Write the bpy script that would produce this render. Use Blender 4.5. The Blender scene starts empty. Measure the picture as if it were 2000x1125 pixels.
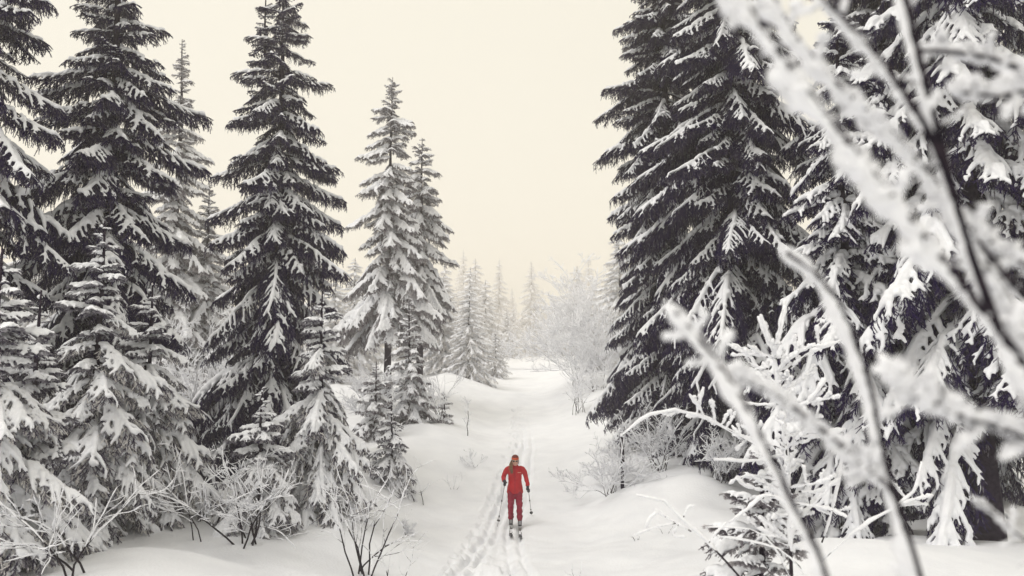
import bpy, math, random
import numpy as np
from mathutils import Matrix, Vector, Euler

# ------------------------------------------------------------------ camera
SC = bpy.context.scene
COL = SC.collection
F = 1400.0                      # focal length in pixels of the 2000 px wide photograph
CAM_Z = 4.11
PITCH = math.atan(107.5 / F)
cam_d = bpy.data.cameras.new("camera")
cam = bpy.data.objects.new("camera", cam_d)
COL.objects.link(cam)
cam_d.sensor_width = 36.0
cam_d.lens = 36.0 * F / 2000.0
cam_d.clip_start = 0.05
cam_d.clip_end = 2000
cam.location = (0, 0, CAM_Z)
cam.rotation_euler = (math.pi / 2 + PITCH, 0, 0)
cam_d.dof.use_dof = True
cam_d.dof.focus_distance = 15.0
cam_d.dof.aperture_fstop = cam_d.lens / 1000.0 / 0.0155
SC.camera = cam

# ------------------------------------------------------------------ sky, sun, exposure
world = bpy.data.worlds.new("World")
SC.world = world
world.use_nodes = True
nt = world.node_tree
nt.nodes.clear()
sky = nt.nodes.new("ShaderNodeTexSky")
sky.sky_type = 'NISHITA'
sky.sun_disc = False
SUN_EL, SUN_AZ = math.radians(60), math.radians(-118)   # azimuth from +Y towards +X
sky.sun_elevation = SUN_EL
sky.sun_rotation = SUN_AZ
sky.air_density = 1.0
sky.dust_density = 6.0
hs = nt.nodes.new("ShaderNodeHueSaturation")
hs.inputs["Saturation"].default_value = 0.10
mx = nt.nodes.new("ShaderNodeMix"); mx.data_type = 'RGBA'
mx.inputs["Factor"].default_value = 0.72               # closed cloud cover over the clear sky
mx.inputs["B"].default_value = (11.7, 11.1, 9.5, 1)
bg = nt.nodes.new("ShaderNodeBackground")
bg.inputs["Strength"].default_value = 0.10
wo = nt.nodes.new("ShaderNodeOutputWorld")
nt.links.new(sky.outputs[0], hs.inputs["Color"])
nt.links.new(hs.outputs[0], mx.inputs["A"])
nt.links.new(mx.outputs["Result"], bg.inputs["Color"])
nt.links.new(bg.outputs[0], wo.inputs[0])

sun_d = bpy.data.lights.new("sun", 'SUN')
sun_d.energy = 1.05
sun_d.angle = math.radians(30)
sun_d.color = (1.0, 0.965, 0.92)
sun = bpy.data.objects.new("sun", sun_d)
COL.objects.link(sun)
sd = Vector((math.sin(SUN_AZ) * math.cos(SUN_EL), math.cos(SUN_AZ) * math.cos(SUN_EL), math.sin(SUN_EL)))
sun.rotation_euler = sd.to_track_quat('Z', 'Y').to_euler()
sun.location = (0, 0, 60)

SC.view_settings.view_transform = 'Standard'
SC.view_settings.look = 'None'
SC.view_settings.exposure = 0.05
SC.view_settings.gamma = 1.0
SC.render.engine = 'CYCLES'
SC.cycles.use_denoising = True
SC.cycles.max_bounces = 5
SC.cycles.diffuse_bounces = 3
SC.cycles.volume_bounces = 3
SC.cycles.use_adaptive_sampling = True

# ------------------------------------------------------------------ helpers
def at(px, py, Y):
    """world point at forward distance Y that the photograph shows at (px, py)"""
    u = (px - 1000.0) / F
    v = (562.5 - py) / F
    t = Y / (math.cos(PITCH) - v * math.sin(PITCH))
    return Vector((u * t, Y, CAM_Z + t * (math.sin(PITCH) + v * math.cos(PITCH))))

def put(o, parent=None):
    COL.objects.link(o)
    if parent is not None:
        o.parent = parent
    return o

def tag(o, label, cat, group=None, kind=None):
    o["label"] = label
    o["category"] = cat
    if group: o["group"] = group
    if kind: o["kind"] = kind
    return o

def empty(name, loc, label, cat, group=None, rz=0.0, tilt=(0, 0)):
    o = bpy.data.objects.new(name, None)
    COL.objects.link(o)
    o.location = loc
    o.rotation_euler = (tilt[0], tilt[1], rz)
    return tag(o, label, cat, group)

def mk_mesh(name, V, faces, mats, smooth=True):
    """faces: list of (array (n,k), material index)"""
    me = bpy.data.meshes.new(name)
    V = np.asarray(V, dtype=np.float32)
    me.vertices.add(len(V))
    me.vertices.foreach_set("co", V.ravel())
    loops = np.concatenate([np.asarray(f, dtype=np.int32).ravel() for f, _ in faces])
    sizes = np.concatenate([np.full(len(f), np.asarray(f).shape[1], dtype=np.int32) for f, _ in faces])
    midx = np.concatenate([np.full(len(f), m, dtype=np.int32) for f, m in faces])
    starts = np.concatenate([[0], np.cumsum(sizes)[:-1]]).astype(np.int32)
    me.loops.add(len(loops))
    me.loops.foreach_set("vertex_index", loops)
    me.polygons.add(len(sizes))
    me.polygons.foreach_set("loop_start", starts)
    me.polygons.foreach_set("material_index", midx)
    me.polygons.foreach_set("use_smooth", np.full(len(sizes), smooth, dtype=bool))
    for m in mats:
        me.materials.append(m)
    me.update(calc_edges=True)
    me.validate()
    return me

def norm(a):
    return a / np.maximum(np.linalg.norm(a, axis=-1, keepdims=True), 1e-9)

def tubes(P, R, sides=6, flat=1.0, rng=None, jit=0.0):
    """n tubes at once. P (n,k,3), R (n,k). Returns V, quads, tris (closed)."""
    P = np.asarray(P, float); R = np.asarray(R, float)
    n, k, _ = P.shape
    T = norm(np.gradient(P, axis=1))
    up = np.zeros_like(T); up[..., 2] = 1
    vert = np.abs(T[..., 2]).mean(1) > 0.75              # one reference for the whole tube: no twist
    up[vert] = (0, 1, 0)
    S = norm(np.cross(T, up)); N = np.cross(S, T)
    a = np.arange(sides) / sides * 2 * np.pi
    RR = np.repeat(R[:, :, None], sides, 2)
    if rng is not None and jit > 0:
        RR = RR * (1 + jit * (rng.random(RR.shape) * 2 - 1))
    V = (P[:, :, None, :] + RR[..., None] * (np.cos(a)[None, None, :, None] * S[:, :, None, :]
         + flat * np.sin(a)[None, None, :, None] * N[:, :, None, :]))
    V = V.reshape(n, k * sides, 3)
    ends = np.stack([P[:, 0], P[:, -1]], 1)
    V = np.concatenate([V, ends], 1)
    m = k * sides + 2
    i = np.arange(k - 1)[:, None] * sides; j = np.arange(sides)[None]
    j2 = (j + 1) % sides
    q = np.stack([i + j, i + j2, i + sides + j2, i + sides + j], -1).reshape(-1, 4)
    jj = np.arange(sides); jn = (jj + 1) % sides
    c0 = np.stack([np.full(sides, k * sides), jn, jj], -1)
    b = (k - 1) * sides
    c1 = np.stack([np.full(sides, k * sides + 1), b + jj, b + jn], -1)
    t = np.concatenate([c0, c1])
    off = (np.arange(n) * m)[:, None, None]
    return V.reshape(-1, 3), (q[None] + off).reshape(-1, 4), (t[None] + off).reshape(-1, 3)

def resample(P, k):
    P = np.asarray(P, float)
    d = np.concatenate([[0], np.cumsum(np.linalg.norm(np.diff(P, axis=0), axis=1))])
    s = np.linspace(0, d[-1], k)
    return np.stack([np.interp(s, d, P[:, i]) for i in range(3)], 1)

def smooth_path(P, k=24):
    """catmull-rom through points"""
    P = [np.asarray(p, float) for p in P]
    Q = [2 * P[0] - P[1]] + P + [2 * P[-1] - P[-2]]
    out = []
    for i in range(1, len(Q) - 2):
        for t in np.linspace(0, 1, 8, endpoint=False):
            a, b, c, d = Q[i - 1], Q[i], Q[i + 1], Q[i + 2]
            out.append(0.5 * ((2 * b) + (-a + c) * t + (2 * a - 5 * b + 4 * c - d) * t * t + (-a + 3 * b - 3 * c + d) * t ** 3))
    out.append(P[-1])
    return resample(out, k)

class Geo:
    def __init__(self):
        self.V = []; self.f = []; self.n = 0
    def add(self, V, *faces, m=0):
        for fa in faces:
            if len(fa): self.f.append((np.asarray(fa) + self.n, m))
        self.V.append(np.asarray(V, float)); self.n += len(V)
        return self
    def tube(self, P, R, sides=6, m=0, rng=None, jit=0.0, flat=1.0):
        V, q, t = tubes(np.asarray(P)[None] if np.ndim(P) == 2 else P, np.asarray(R)[None] if np.ndim(R) == 1 else R, sides, flat, rng, jit)
        return self.add(V, q, t, m=m)
    def mesh(self, name, mats, smooth=True):
        return mk_mesh(name, np.concatenate(self.V), self.f, mats, smooth)

def remeshed(me_src, voxel, smooth_it=2, name="snow", mats=()):
    o = bpy.data.objects.new("tmp", me_src)
    COL.objects.link(o)
    r = o.modifiers.new("r", 'REMESH'); r.mode = 'VOXEL'; r.voxel_size = voxel; r.use_smooth_shade = True
    if smooth_it:
        s = o.modifiers.new("s", 'SMOOTH'); s.iterations = smooth_it; s.factor = 0.5
    dg = bpy.context.evaluated_depsgraph_get()
    me = bpy.data.meshes.new_from_object(o.evaluated_get(dg))
    bpy.data.objects.remove(o)
    bpy.data.meshes.remove(me_src)
    me.name = name
    me.materials.clear()
    for m in mats: me.materials.append(m)
    me.polygons.foreach_set("use_smooth", np.ones(len(me.polygons), dtype=bool))
    me.polygons.foreach_set("material_index", np.zeros(len(me.polygons), dtype=np.int32))
    return me

def mesh_arrays(me):
    V = np.empty(len(me.vertices) * 3, np.float32); me.vertices.foreach_get("co", V)
    me.calc_loop_triangles()
    Tt = np.empty(len(me.loop_triangles) * 3, np.int32); me.loop_triangles.foreach_get("vertices", Tt)
    return V.reshape(-1, 3), Tt.reshape(-1, 3)

# ------------------------------------------------------------------ materials
def new_mat(name):
    m = bpy.data.materials.new(name); m.use_nodes = True
    return m, m.node_tree, m.node_tree.nodes["Principled BSDF"]

def noise_mat(name, c1, c2, scale, rough=0.8, bump=0.0, bscale=None, spec=0.3, lo=0.35, hi=0.65, detail=4, bdist=0.02):
    m, t, b = new_mat(name)
    tc = t.nodes.new("ShaderNodeTexCoord")
    n = t.nodes.new("ShaderNodeTexNoise"); n.inputs["Scale"].default_value = scale; n.inputs["Detail"].default_value = detail
    r = t.nodes.new("ShaderNodeValToRGB")
    r.color_ramp.elements[0].position = lo; r.color_ramp.elements[0].color = (*c1, 1)
    r.color_ramp.elements[1].position = hi; r.color_ramp.elements[1].color = (*c2, 1)
    t.links.new(tc.outputs["Object"], n.inputs["Vector"])
    t.links.new(n.outputs[0], r.inputs[0]); t.links.new(r.outputs[0], b.inputs["Base Color"])
    b.inputs["Roughness"].default_value = rough
    b.inputs["Specular IOR Level"].default_value = spec
    if bump:
        n2 = t.nodes.new("ShaderNodeTexNoise"); n2.inputs["Scale"].default_value = bscale or scale * 3; n2.inputs["Detail"].default_value = 5
        bp = t.nodes.new("ShaderNodeBump"); bp.inputs["Strength"].default_value = bump; bp.inputs["Distance"].default_value = bdist
        t.links.new(tc.outputs["Object"], n2.inputs["Vector"])
        t.links.new(n2.outputs[0], bp.inputs["Height"]); t.links.new(bp.outputs[0], b.inputs["Normal"])
    return m

M_SNOW = noise_mat("snow", (0.785, 0.80, 0.85), (0.85, 0.865, 0.91), 9, 0.75, 0.5, 60, 0.2, bdist=0.012)
M_GROUND = noise_mat("ground_snow", (0.785, 0.80, 0.845), (0.845, 0.86, 0.90), 1.2, 0.8, 0.55, 22, 0.15, bdist=0.025)
M_RIME = noise_mat("rime", (0.82, 0.83, 0.88), (0.90, 0.91, 0.95), 60, 0.8, 0.6, 160, 0.2, bdist=0.006)
M_NEEDLE = noise_mat("needles", (0.012, 0.0025, 0.058), (0.064, 0.044, 0.125), 26, 0.75, spec=0.12, lo=.46, hi=.72, detail=3)
M_NEEDLE_F = noise_mat("frost_fog_needles", (0.14, 0.12, 0.15), (0.56, 0.54, 0.56), 7, 0.8, spec=0.1, lo=0.4, hi=0.66)  # frost on the needles, paled further to paint in some fog fade
M_TWIG_F = noise_mat("dusted_twigs", (0.03, 0.022, 0.05), (0.30, 0.28, 0.32), 18, 0.8, spec=0.1, lo=.4, hi=.7)
M_NEEDLE_W = noise_mat("rime_fog_needles", (0.68, 0.66, 0.66), (0.82, 0.81, 0.80), 3, 0.8, spec=0.1)  # heavy rime; colour also carries part of the fog on distant crowns
M_NEEDLE_Y = noise_mat("dusted_needles", (0.03, 0.02, 0.06), (0.46, 0.45, 0.49), 14, 0.8, spec=0.1, lo=.42, hi=.68)
M_BARK = noise_mat("bark", (0.008, 0.004, 0.016), (0.030, 0.020, 0.036), 14, 0.9, 0.8, 30, 0.1)
M_TWIG = noise_mat("twig_bark", (0.006, 0.004, 0.010), (0.028, 0.020, 0.028), 30, 0.85, spec=0.15)

# ------------------------------------------------------------------ terrain
_PY = np.array([-12, 0, 5, 9, 12.6, 15, 17.3, 20, 24, 26, 29, 32, 36, 41, 60, 90, 140, 200, 330.])
_PZ = np.array([3.0, 2.4, 1.72, .66, .03, -.16, -.24, -.03, .50, .54, .52, .80, 1.26, 1.26, 1.86, 1.86, 1.0, .3, 0])
_yy = np.linspace(-12, 330, 6841)
_zz = np.interp(_yy, _PY, _PZ)
_ker = np.exp(-0.5 * (np.arange(-40, 41) * 0.05 / 0.7) ** 2); _ker /= _ker.sum()
_zz = np.convolve(np.pad(_zz, 40, mode='edge'), _ker, mode='valid')
_CY = np.array([-12, 12, 17.3, 25, 36, 60, 90, 330.]); _CX = np.array([-.3, -.4, 0.05, .7, .45, 1.3, 2.6, 6.])

_r = np.random.default_rng(5)
def _waves(n, lo, hi):
    a = _r.random(n) * 2 * np.pi; w = 2 * np.pi / np.exp(_r.uniform(np.log(lo), np.log(hi), n))
    return np.stack([np.cos(a) * w, np.sin(a) * w, _r.random(n) * 2 * np.pi])
_W1, _W2, _W3, _W4 = _waves(9, 5, 14), _waves(12, 1.4, 4), _waves(16, .3, 1.0), _waves(22, .12, .4)
def _wv(x, y, W):
    s = 0
    for kx, ky, p in W.T: s = s + np.sin(kx * x + ky * y + p)
    return s / math.sqrt(len(W.T))
# (x, y, amplitude, sx, sy) drifts and banks
_MOUNDS = [(-3.9, 19.4, .42, 1.3, 2.0), (-2.6, 25.5, .35, 1.6, 2.0), (3.7, 17.6, .50, 1.5, 1.6), (6.0, 19.5, .35, 2.2, 2.0),
           (4.9, 10.6, .42, 1.3, 1.4), (7.5, 12.5, .25, 2.0, 2.0), (-5.1, 10.4, .22, 1.1, 1.0), (-4.1, 15.0, .38, 1.5, 1.5), (-7.5, 13, .55, 2.4, 2.5),
           (-2.7, 13.6, .16, 1.3, 1.0), (-3.1, 15.2, .22, .9, 1.3), (2.2, 28.5, .35, 1.8, 2.6), (-2.2, 37.5, .4, 2.8, 2.0),
           (2.0, 14.2, .12, 1.0, .8), (-6.3, 18, .4, 2.5, 3), (3.2, 22.5, .3, 1.0, 2.2), (5.5, 14.6, .3, 1.6, 1.2),
           (-3.6, 43, .75, 2.6, 5), (4.6, 40, .8, 2.2, 6), (-5.5, 56, .8, 4, 6), (6.5, 56, .8, 3.5, 7), (-3.4, 31, .45, 1.6, 3), (3.9, 31, .5, 1.5, 3.5), (-1.2, 23.2, .12, .8, 1.2)]
_tr = np.random.default_rng(11)
_PRINTS = []
for yy in np.arange(12.2, 34, 0.21):
    for lane in (0, 1):
        if _tr.random() < (0.85 if yy < 22 else .5):
            xc0 = np.interp(yy, [12, 16.5, 19.5, 25, 36], [-1.15, -.72, -.42, .15, .3])
            _PRINTS.append((xc0 + (lane - .5) * .26 + _tr.normal(0, .05), yy + _tr.normal(0, .06), _tr.uniform(.035, .085), _tr.uniform(.06, .11), _tr.uniform(.10, .18)))
def track(x, y):
    """ski grooves, trodden line and little thrown ridges"""
    z = 0 * x
    fade = np.clip((34 - y) / 14, 0, 1) * np.clip((y - 8) / 2, 0, 1)
    def groove(xc, w, d):
        u = np.abs(x - xc)
        return -d * np.exp(-(u / w) ** 4) + .35 * d * np.exp(-((u - 1.9 * w) / (.7 * w)) ** 2)
    xs = np.interp(y, [10, 14, 17.3, 25, 36, 60], [.35, .12, .03, .62, .42, 1.3]) + .05 * np.sin(y * .7)
    for o in (-.13, .15): z = z + groove(xs + o, .055, .055)
    xl = np.interp(y, [10, 12.5, 16.5, 19.5, 25, 36, 60], [-1.5, -.95, -.5, -.2, .30, .25, 1.1])
    for o in (-.12, .12): z = z + groove(xl + o + .03 * np.sin(2 * y), .06, .06)
    # curved berm at the lower left of the trail
    d = np.sqrt((x + .35) ** 2 / 1.0 + (y - 11.9) ** 2 / 3.2)
    z = z + np.where(x < -.2, .13 * np.exp(-((d - .95) / .11) ** 2) - .07 * np.exp(-((d - .72) / .12) ** 2), 0)
    mid = .5 * (xs + xl)
    band = np.exp(-((x - mid) / .62) ** 4)
    z = z - band * .07 + band * (.020 * _wv(x, y, _W3) + .014 * _wv(x, y, _W4))
    return z * fade
def prints(x, y):
    z = np.zeros_like(x)
    for (cx, cy, dz, sx, sy) in _PRINTS:
        m = (np.abs(x - cx) < .45) & (np.abs(y - cy) < .55)
        if m.any():
            d2 = ((x[m] - cx) / sx) ** 2 + ((y[m] - cy) / sy) ** 2
            z[m] += -dz * np.exp(-d2 ** 2) + .35 * dz * np.exp(-((np.sqrt(d2) - 1.5) / .35) ** 2)
    return z
def G(x, y, fine=False):
    x = np.asarray(x, float); y = np.asarray(y, float)
    z = np.interp(y, _yy, _zz)
    xc = np.interp(y, _CY, _CX)
    s = np.clip((np.abs(x - xc) - 1.1) / 3.4, 0, 1); s = s * s * (3 - 2 * s)
    z = z + .50 * s * np.clip(y / 8, .3, 1)
    far = np.clip((y - 8) / 6, .15, 1)
    z = z + far * (.11 * _wv(x, y, _W1) * (.3 + .7 * s) + .06 * _wv(x, y, _W2) * (.4 + .8 * s))
    for (cx, cy, a, sx, sy) in _MOUNDS:
        z = z + a * np.exp(-((x - cx) / sx) ** 2 - ((y - cy) / sy) ** 2)
    if fine:
        z = z + track(x, y) + prints(x, y) + .007 * _wv(x, y, _W3)
    return z
def gz(x, y): return float(G(x, y))

def build_ground():
    ys = np.concatenate([np.arange(-10, 10.8, .35), np.arange(10.8, 22, .058), np.arange(22, 38, .11), np.arange(38, 70, .5), np.arange(70, 321, 5)])
    xr = np.concatenate([np.arange(0, 2.4, .045), np.arange(2.4, 8, .14), np.arange(8, 30, .5), np.arange(30, 161, 5)])
    xs = np.concatenate([-xr[:0:-1], xr])
    X, Y = np.meshgrid(xs, ys)
    Z = G(X, Y, True)
    V = np.stack([X, Y, Z], -1).reshape(-1, 3)
    ny, nx = X.shape
    i = (np.arange(ny - 1)[:, None] * nx + np.arange(nx - 1)[None]).ravel()
    q = np.stack([i, i + 1, i + nx + 1, i + nx], -1)
    me = mk_mesh("snow_ground", V, [(q, 0)], [M_GROUND])
    o = put(bpy.data.objects.new("snow_ground", me)); o["kind"] = "structure"
    o["label"] = "snow covered ground with drifts and trodden ski trail"
build_ground()

# ------------------------------------------------------------------ spruce boughs
class Bough: pass

def make_bough(seed, L, droop=(-6, -34, -14), side=0.34, space=0.075, hang=0.30, snow=1.0, cover=0.9, lowpoly=False, voxel=0.016,
               sharpdown=60, needle=0.030, thick=1.0, rime=.0, blobs=0, sec_p=.8):
    """Norway spruce bough along +X: woody axis, drooping side branchlets, hanging twigs with needles, snow load."""
    rng = np.random.default_rng(seed)
    K = 14
    s = np.linspace(0, 1, K)
    a0, a1, a2 = [math.radians(v) for v in droop]
    ang = np.interp(s, [0, .65, 1], [a0, a1, a2])
    dx = L / (K - 1)
    ax = np.zeros((K, 3))
    for i in range(1, K):
        ax[i] = ax[i - 1] + dx * np.array([math.cos(ang[i]), 0, math.sin(ang[i])])
    ax[:, 1] += .04 * L * np.sin(s * rng.uniform(2, 5) + rng.uniform(0, 6)) * s
    def apt(t): return np.stack([np.interp(t, s, ax[:, i]) for i in range(3)], -1)
    nb = max(6, int(L / space))
    ts = np.linspace(.10, .985, nb) + rng.uniform(-.4, .4, nb) / nb
    ts = np.clip(ts, .05, .99)
    P0, P1, FL = [], [], []         # twig segments that carry needles, rimed or not
    snowP, snowR = [], []
    kk = 6
    gap = rng.uniform(0, 6)
    bl = side * L if L > 1 else side * L * 1.15
    for i, t in enumerate(ts):
        for sg in (-1, 1):
            env = (0.32 + .95 * math.sin(min(1, t * 1.25 + .12) * math.pi * .62)) * (1 - .62 * t ** 2.2)
            ln = bl * env * rng.uniform(.7, 1.2)
            base = apt(np.array([t]))[0]
            tang = norm(apt(np.array([min(1, t + .03)]))[0] - apt(np.array([max(0, t - .03)]))[0])
            yaw = sg * math.radians(rng.uniform(42, 66) * (1 - .35 * t))
            hdir = np.array([tang[0] * math.cos(yaw), math.sin(yaw) * math.hypot(tang[0], tang[2]) + 1e-6, tang[2] * math.cos(yaw)])
            down0 = math.radians(rng.uniform(0, 12)); down1 = math.radians(rng.uniform(.7, 1.1) * sharpdown * (1 - .35 * t))
            pts = [base]
            for j in range(1, kk):
                d = down0 + (down1 - down0) * (j / (kk - 1)) ** .8
                v = norm(hdir * math.cos(d) + np.array([0, 0, -math.sin(d)]))
                pts.append(pts[-1] + v * ln / (kk - 1))
            pts = np.array(pts)
            P0 += [pts[j] for j in range(kk - 1)]; P1 += [pts[j + 1] + (pts[j + 1] - pts[j]) * .15 for j in range(kk - 1)]
            # secondary twigs
            dens = .05 if not lowpoly else .17
            ns = max(2, int(ln / dens))
            sec = []
            for j in range(ns):
                u = rng.uniform(.12, 1.0)
                q = np.array([np.interp(u * (kk - 1), np.arange(kk), pts[:, c]) for c in range(3)])
                tg = norm(pts[min(kk - 1, int(u * (kk - 1)) + 1)] - pts[max(0, int(u * (kk - 1)) - 1)])
                sd2 = (1 if j % 2 else -1)
                per = norm(np.cross(tg, [0, 0, 1.])) * sd2
                v = norm(tg * rng.uniform(.6, 1.0) + per * rng.uniform(.4, .85) + np.array([0, 0, -rng.uniform(.05, .5)]))
                l2 = min(.2, .42 * ln) * rng.uniform(.5, 1.1) * (1.1 - .4 * u)
                e = q + v * l2
                P0.append(q); P1.append(e)
                sec.append((q, e, u)); FL.append(len(P0) - 1) if rng.random() < rime * .7 else None
            # hanging curtain
            nh = int(ln / (.07 if not lowpoly else .22)) if hang > 0 else 0
            for j in range(nh):
                u = rng.uniform(.05, .95)
                q = np.array([np.interp(u * (kk - 1), np.arange(kk), pts[:, c]) for c in range(3)])
                hl = hang * rng.uniform(.35, 1.1) * (1 - .55 * t)
                e = q + np.array([rng.normal(0, .12), rng.normal(0, .12), -1.0]) * hl
                m = (q + e) / 2 + rng.normal(0, .015, 3)
                P0 += [q, m]; P1 += [m, e]
                if rng.random() < rime: FL += [len(P0) - 2, len(P0) - 1]
            # snow on the branchlet
            wob = .5 + .5 * math.sin(t * 9 + sg * 1.3 + gap)
            if rng.random() < cover * (.55 + .45 * wob):
                f = rng.uniform(.35, 1.0) * min(1, 0.75 + .25 * snow)
                u = np.linspace(0, f, 6)
                q = np.stack([np.interp(u * (kk - 1), np.arange(kk), pts[:, c]) for c in range(3)], -1)
                r0 = rng.uniform(.026, .042) * snow * thick * (0.6 + .4 * min(1, ln / .4))
                rad = r0 * np.array([1.0, .92, .85, .75, .6, .35]) * rng.uniform(.6, 1.3, 6)
                q[:, 2] += rad * .75 + .006
                snowP.append(q); snowR.append(rad)
                for (a, b, uu) in sec:
                    if uu < f + .1 and rng.random() < sec_p * cover:
                        g = rng.uniform(.5, 1.05)
                        w = np.linspace(0, g, 6)[:, None]
                        q2 = a * (1 - w) + b * w
                        r2 = r0 * rng.uniform(.36, .66) * np.array([1, 1, .95, .9, .75, .45])
                        q2[:, 2] += r2 * .8 + .004
                        snowP.append(q2); snowR.append(r2)
    P0 = np.array(P0); P1 = np.array(P1)
    rim = np.zeros(len(P0), bool); rim[FL] = True
    for i in range(int(blobs * L)):                       # rounded pads
        t = rng.uniform(.12, .96); q = apt(np.array([t]))[0] + np.array([0, rng.normal(0, .035), 0])
        r0 = rng.uniform(.035, .075) * (1.15 - .5 * t) * thick
        ds = np.linspace(-1, 1, 6)
        qq = q + np.stack([ds * r0 * 1.2, rng.normal(0, .4) * ds * r0, r0 * .55 + 0 * ds - .25 * r0 * ds * ds], -1)
        snowP.append(qq); snowR.append(r0 * np.array([.35, .85, 1.05, 1.0, .8, .35]))
    # axis snow ridge (in broken runs)
    t = .04
    while t < .97:
        run = rng.uniform(.15, .45)
        if rng.random() < .55 + .45 * cover:
            u = np.linspace(t, min(1.0, t + run), 6)
            q = apt(u); r0 = rng.uniform(.040, .062) * snow * thick * (0.55 + .45 * min(1.3, L / 1.3))
            rad = r0 * np.array([.45, .95, 1.1, 1.05, .95, .5]) * rng.uniform(.85, 1.2, 6) * (1.1 - .4 * u)
            q[:, 2] += rad * .7 + .01
            snowP.append(q); snowR.append(rad)
        t += run * rng.uniform(.7, 1.05)
    B = Bough(); B.L = L; B.reach = float(ax[-1, 0])
    # needles
    n = len(P0)
    k = 13 if not lowpoly else 2
    ln = np.linalg.norm(P1 - P0, axis=1)
    T = norm(P1 - P0)
    R0 = norm(np.cross(T, norm(rng.normal(size=(n, 3)))))
    R1 = np.cross(T, R0)
    tt = rng.random((n, k)); ph = rng.random((n, k)) * 2 * np.pi
    pos = P0[:, None] + (P1 - P0)[:, None] * tt[..., None]
    rad = np.cos(ph)[..., None] * R0[:, None] + np.sin(ph)[..., None] * R1[:, None]
    nl = needle * rng.uniform(.7, 1.25, (n, k)) * (1 if not lowpoly else 1.9)
    d = norm(T[:, None] * .85 + rad * .75)
    tip = pos + d * nl[..., None]
    wv = norm(np.cross(d, rad + 1e-3)) * (.0045 if not lowpoly else .016)
    nv = np.stack([pos - wv, pos + wv, tip], 2).reshape(-1, 3)
    ntri = np.arange(len(nv)).reshape(-1, 3)
    # twig cores: two crossed blades
    w = .0075 if not lowpoly else .02
    c = []
    for r in ((R0, R1) if not lowpoly else (R0,)):
        c.append(np.stack([P0 - r * w, P0 + r * w, P1 + r * w * .5, P1 - r * w * .5], 1))
    c = np.concatenate(c).reshape(-1, 3)
    cq = np.arange(len(c)).reshape(-1, 4)
    wr = np.interp(s, [0, 1], [.012 + .008 * L, .004])
    aV, aq, at_ = tubes(ax[None], wr[None], 5)
    fn = np.repeat(rim, k); fc = np.tile(rim, len(c) // (4 * n))
    g = Geo()
    g.V.append(nv); g.f += [(ntri[~fn], 0)] + ([(ntri[fn], 2)] if rim.any() else []); g.n += len(nv)
    g.V.append(c); g.f += [(cq[~fc] + len(nv), 0)] + ([(cq[fc] + len(nv), 2)] if rim.any() else []); g.n += len(c)
    g.add(aV, aq, at_, m=1)
    B.needles = g
    sV, sq, st = tubes(np.array(snowP), np.array(snowR), 6)
    me = mk_mesh("s", sV, [(sq, 0), (st, 0)], [])
    B.snow = remeshed(me, voxel, 2, "bough_snow", [M_SNOW])
    return B

def finish(B, mat, mat2=None):
    B.mesh = B.needles.mesh("bough", [mat, M_BARK, mat2 or M_TWIG_F], smooth=False)
    return B

SETS = {}
def make_set(key, mat, spec, mat2=None):
    """spec: list of (L, count, kwargs)"""
    out = []
    sd_ = abs(hash(key)) % 1 + sum(ord(c) for c in key) * 7
    for (L, cnt, kw) in spec:
        out.append([finish(make_bough(sd_ + 31 * j + int(L * 100), L, **kw), mat, mat2) for j in range(cnt)])
    SETS[key] = out

make_set('dark', M_NEEDLE, [
    (2.5, 4, dict(droop=(-10, -40, -26), side=.25, hang=.46, snow=.86, cover=.74, rime=.34, blobs=2, sharpdown=74, space=.085)),
    (1.6, 4, dict(droop=(-6, -34, -18), side=.28, hang=.36, snow=.86, cover=.76, rime=.34, blobs=2, sharpdown=70)),
    (0.95, 3, dict(droop=(2, -22, -10), side=.33, hang=.22, snow=.9, cover=.82, rime=.34, sharpdown=60)),
    (0.45, 2, dict(droop=(12, 0, 8), side=.38, hang=.08, snow=.75, cover=.85, sharpdown=42, voxel=.011))])
make_set('laden', M_NEEDLE, [
    (2.4, 4, dict(droop=(-10, -44, -34), side=.26, hang=.36, snow=1.28, cover=.97, rime=.25, blobs=11, sharpdown=72, space=.125, voxel=.0135, sec_p=.6)),
    (1.5, 3, dict(droop=(-6, -40, -28), side=.29, hang=.26, snow=1.25, cover=1.0, rime=.25, blobs=10, sharpdown=64, space=.11, sec_p=.6, voxel=.0135)),
    (0.9, 3, dict(droop=(2, -30, -22), side=.34, hang=.14, snow=1.2, cover=1.05, rime=.25, blobs=8, sharpdown=54, space=.10, sec_p=.6, voxel=.012)),
    (0.42, 2, dict(droop=(16, -2, 4), side=.40, hang=.05, snow=.95, cover=1.05, sharpdown=36, voxel=.011))])
make_set('cloak', M_NEEDLE_Y, [
    (1.5, 3, dict(droop=(-6, -44, -36), side=.30, hang=.18, snow=1.1, cover=1.1, rime=.6, blobs=3, sharpdown=66, space=.10, sec_p=.7, voxel=.0125)),
    (0.9, 3, dict(droop=(0, -36, -28), side=.36, hang=.12, snow=1.1, cover=1.1, rime=.6, blobs=3, sharpdown=60, space=.085, sec_p=.7, voxel=.0115)),
    (0.42, 3, dict(droop=(14, -8, -2), side=.42, hang=.02, snow=1.0, cover=1.3, sharpdown=38, space=.05, voxel=.010))], M_NEEDLE_W)
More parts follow.
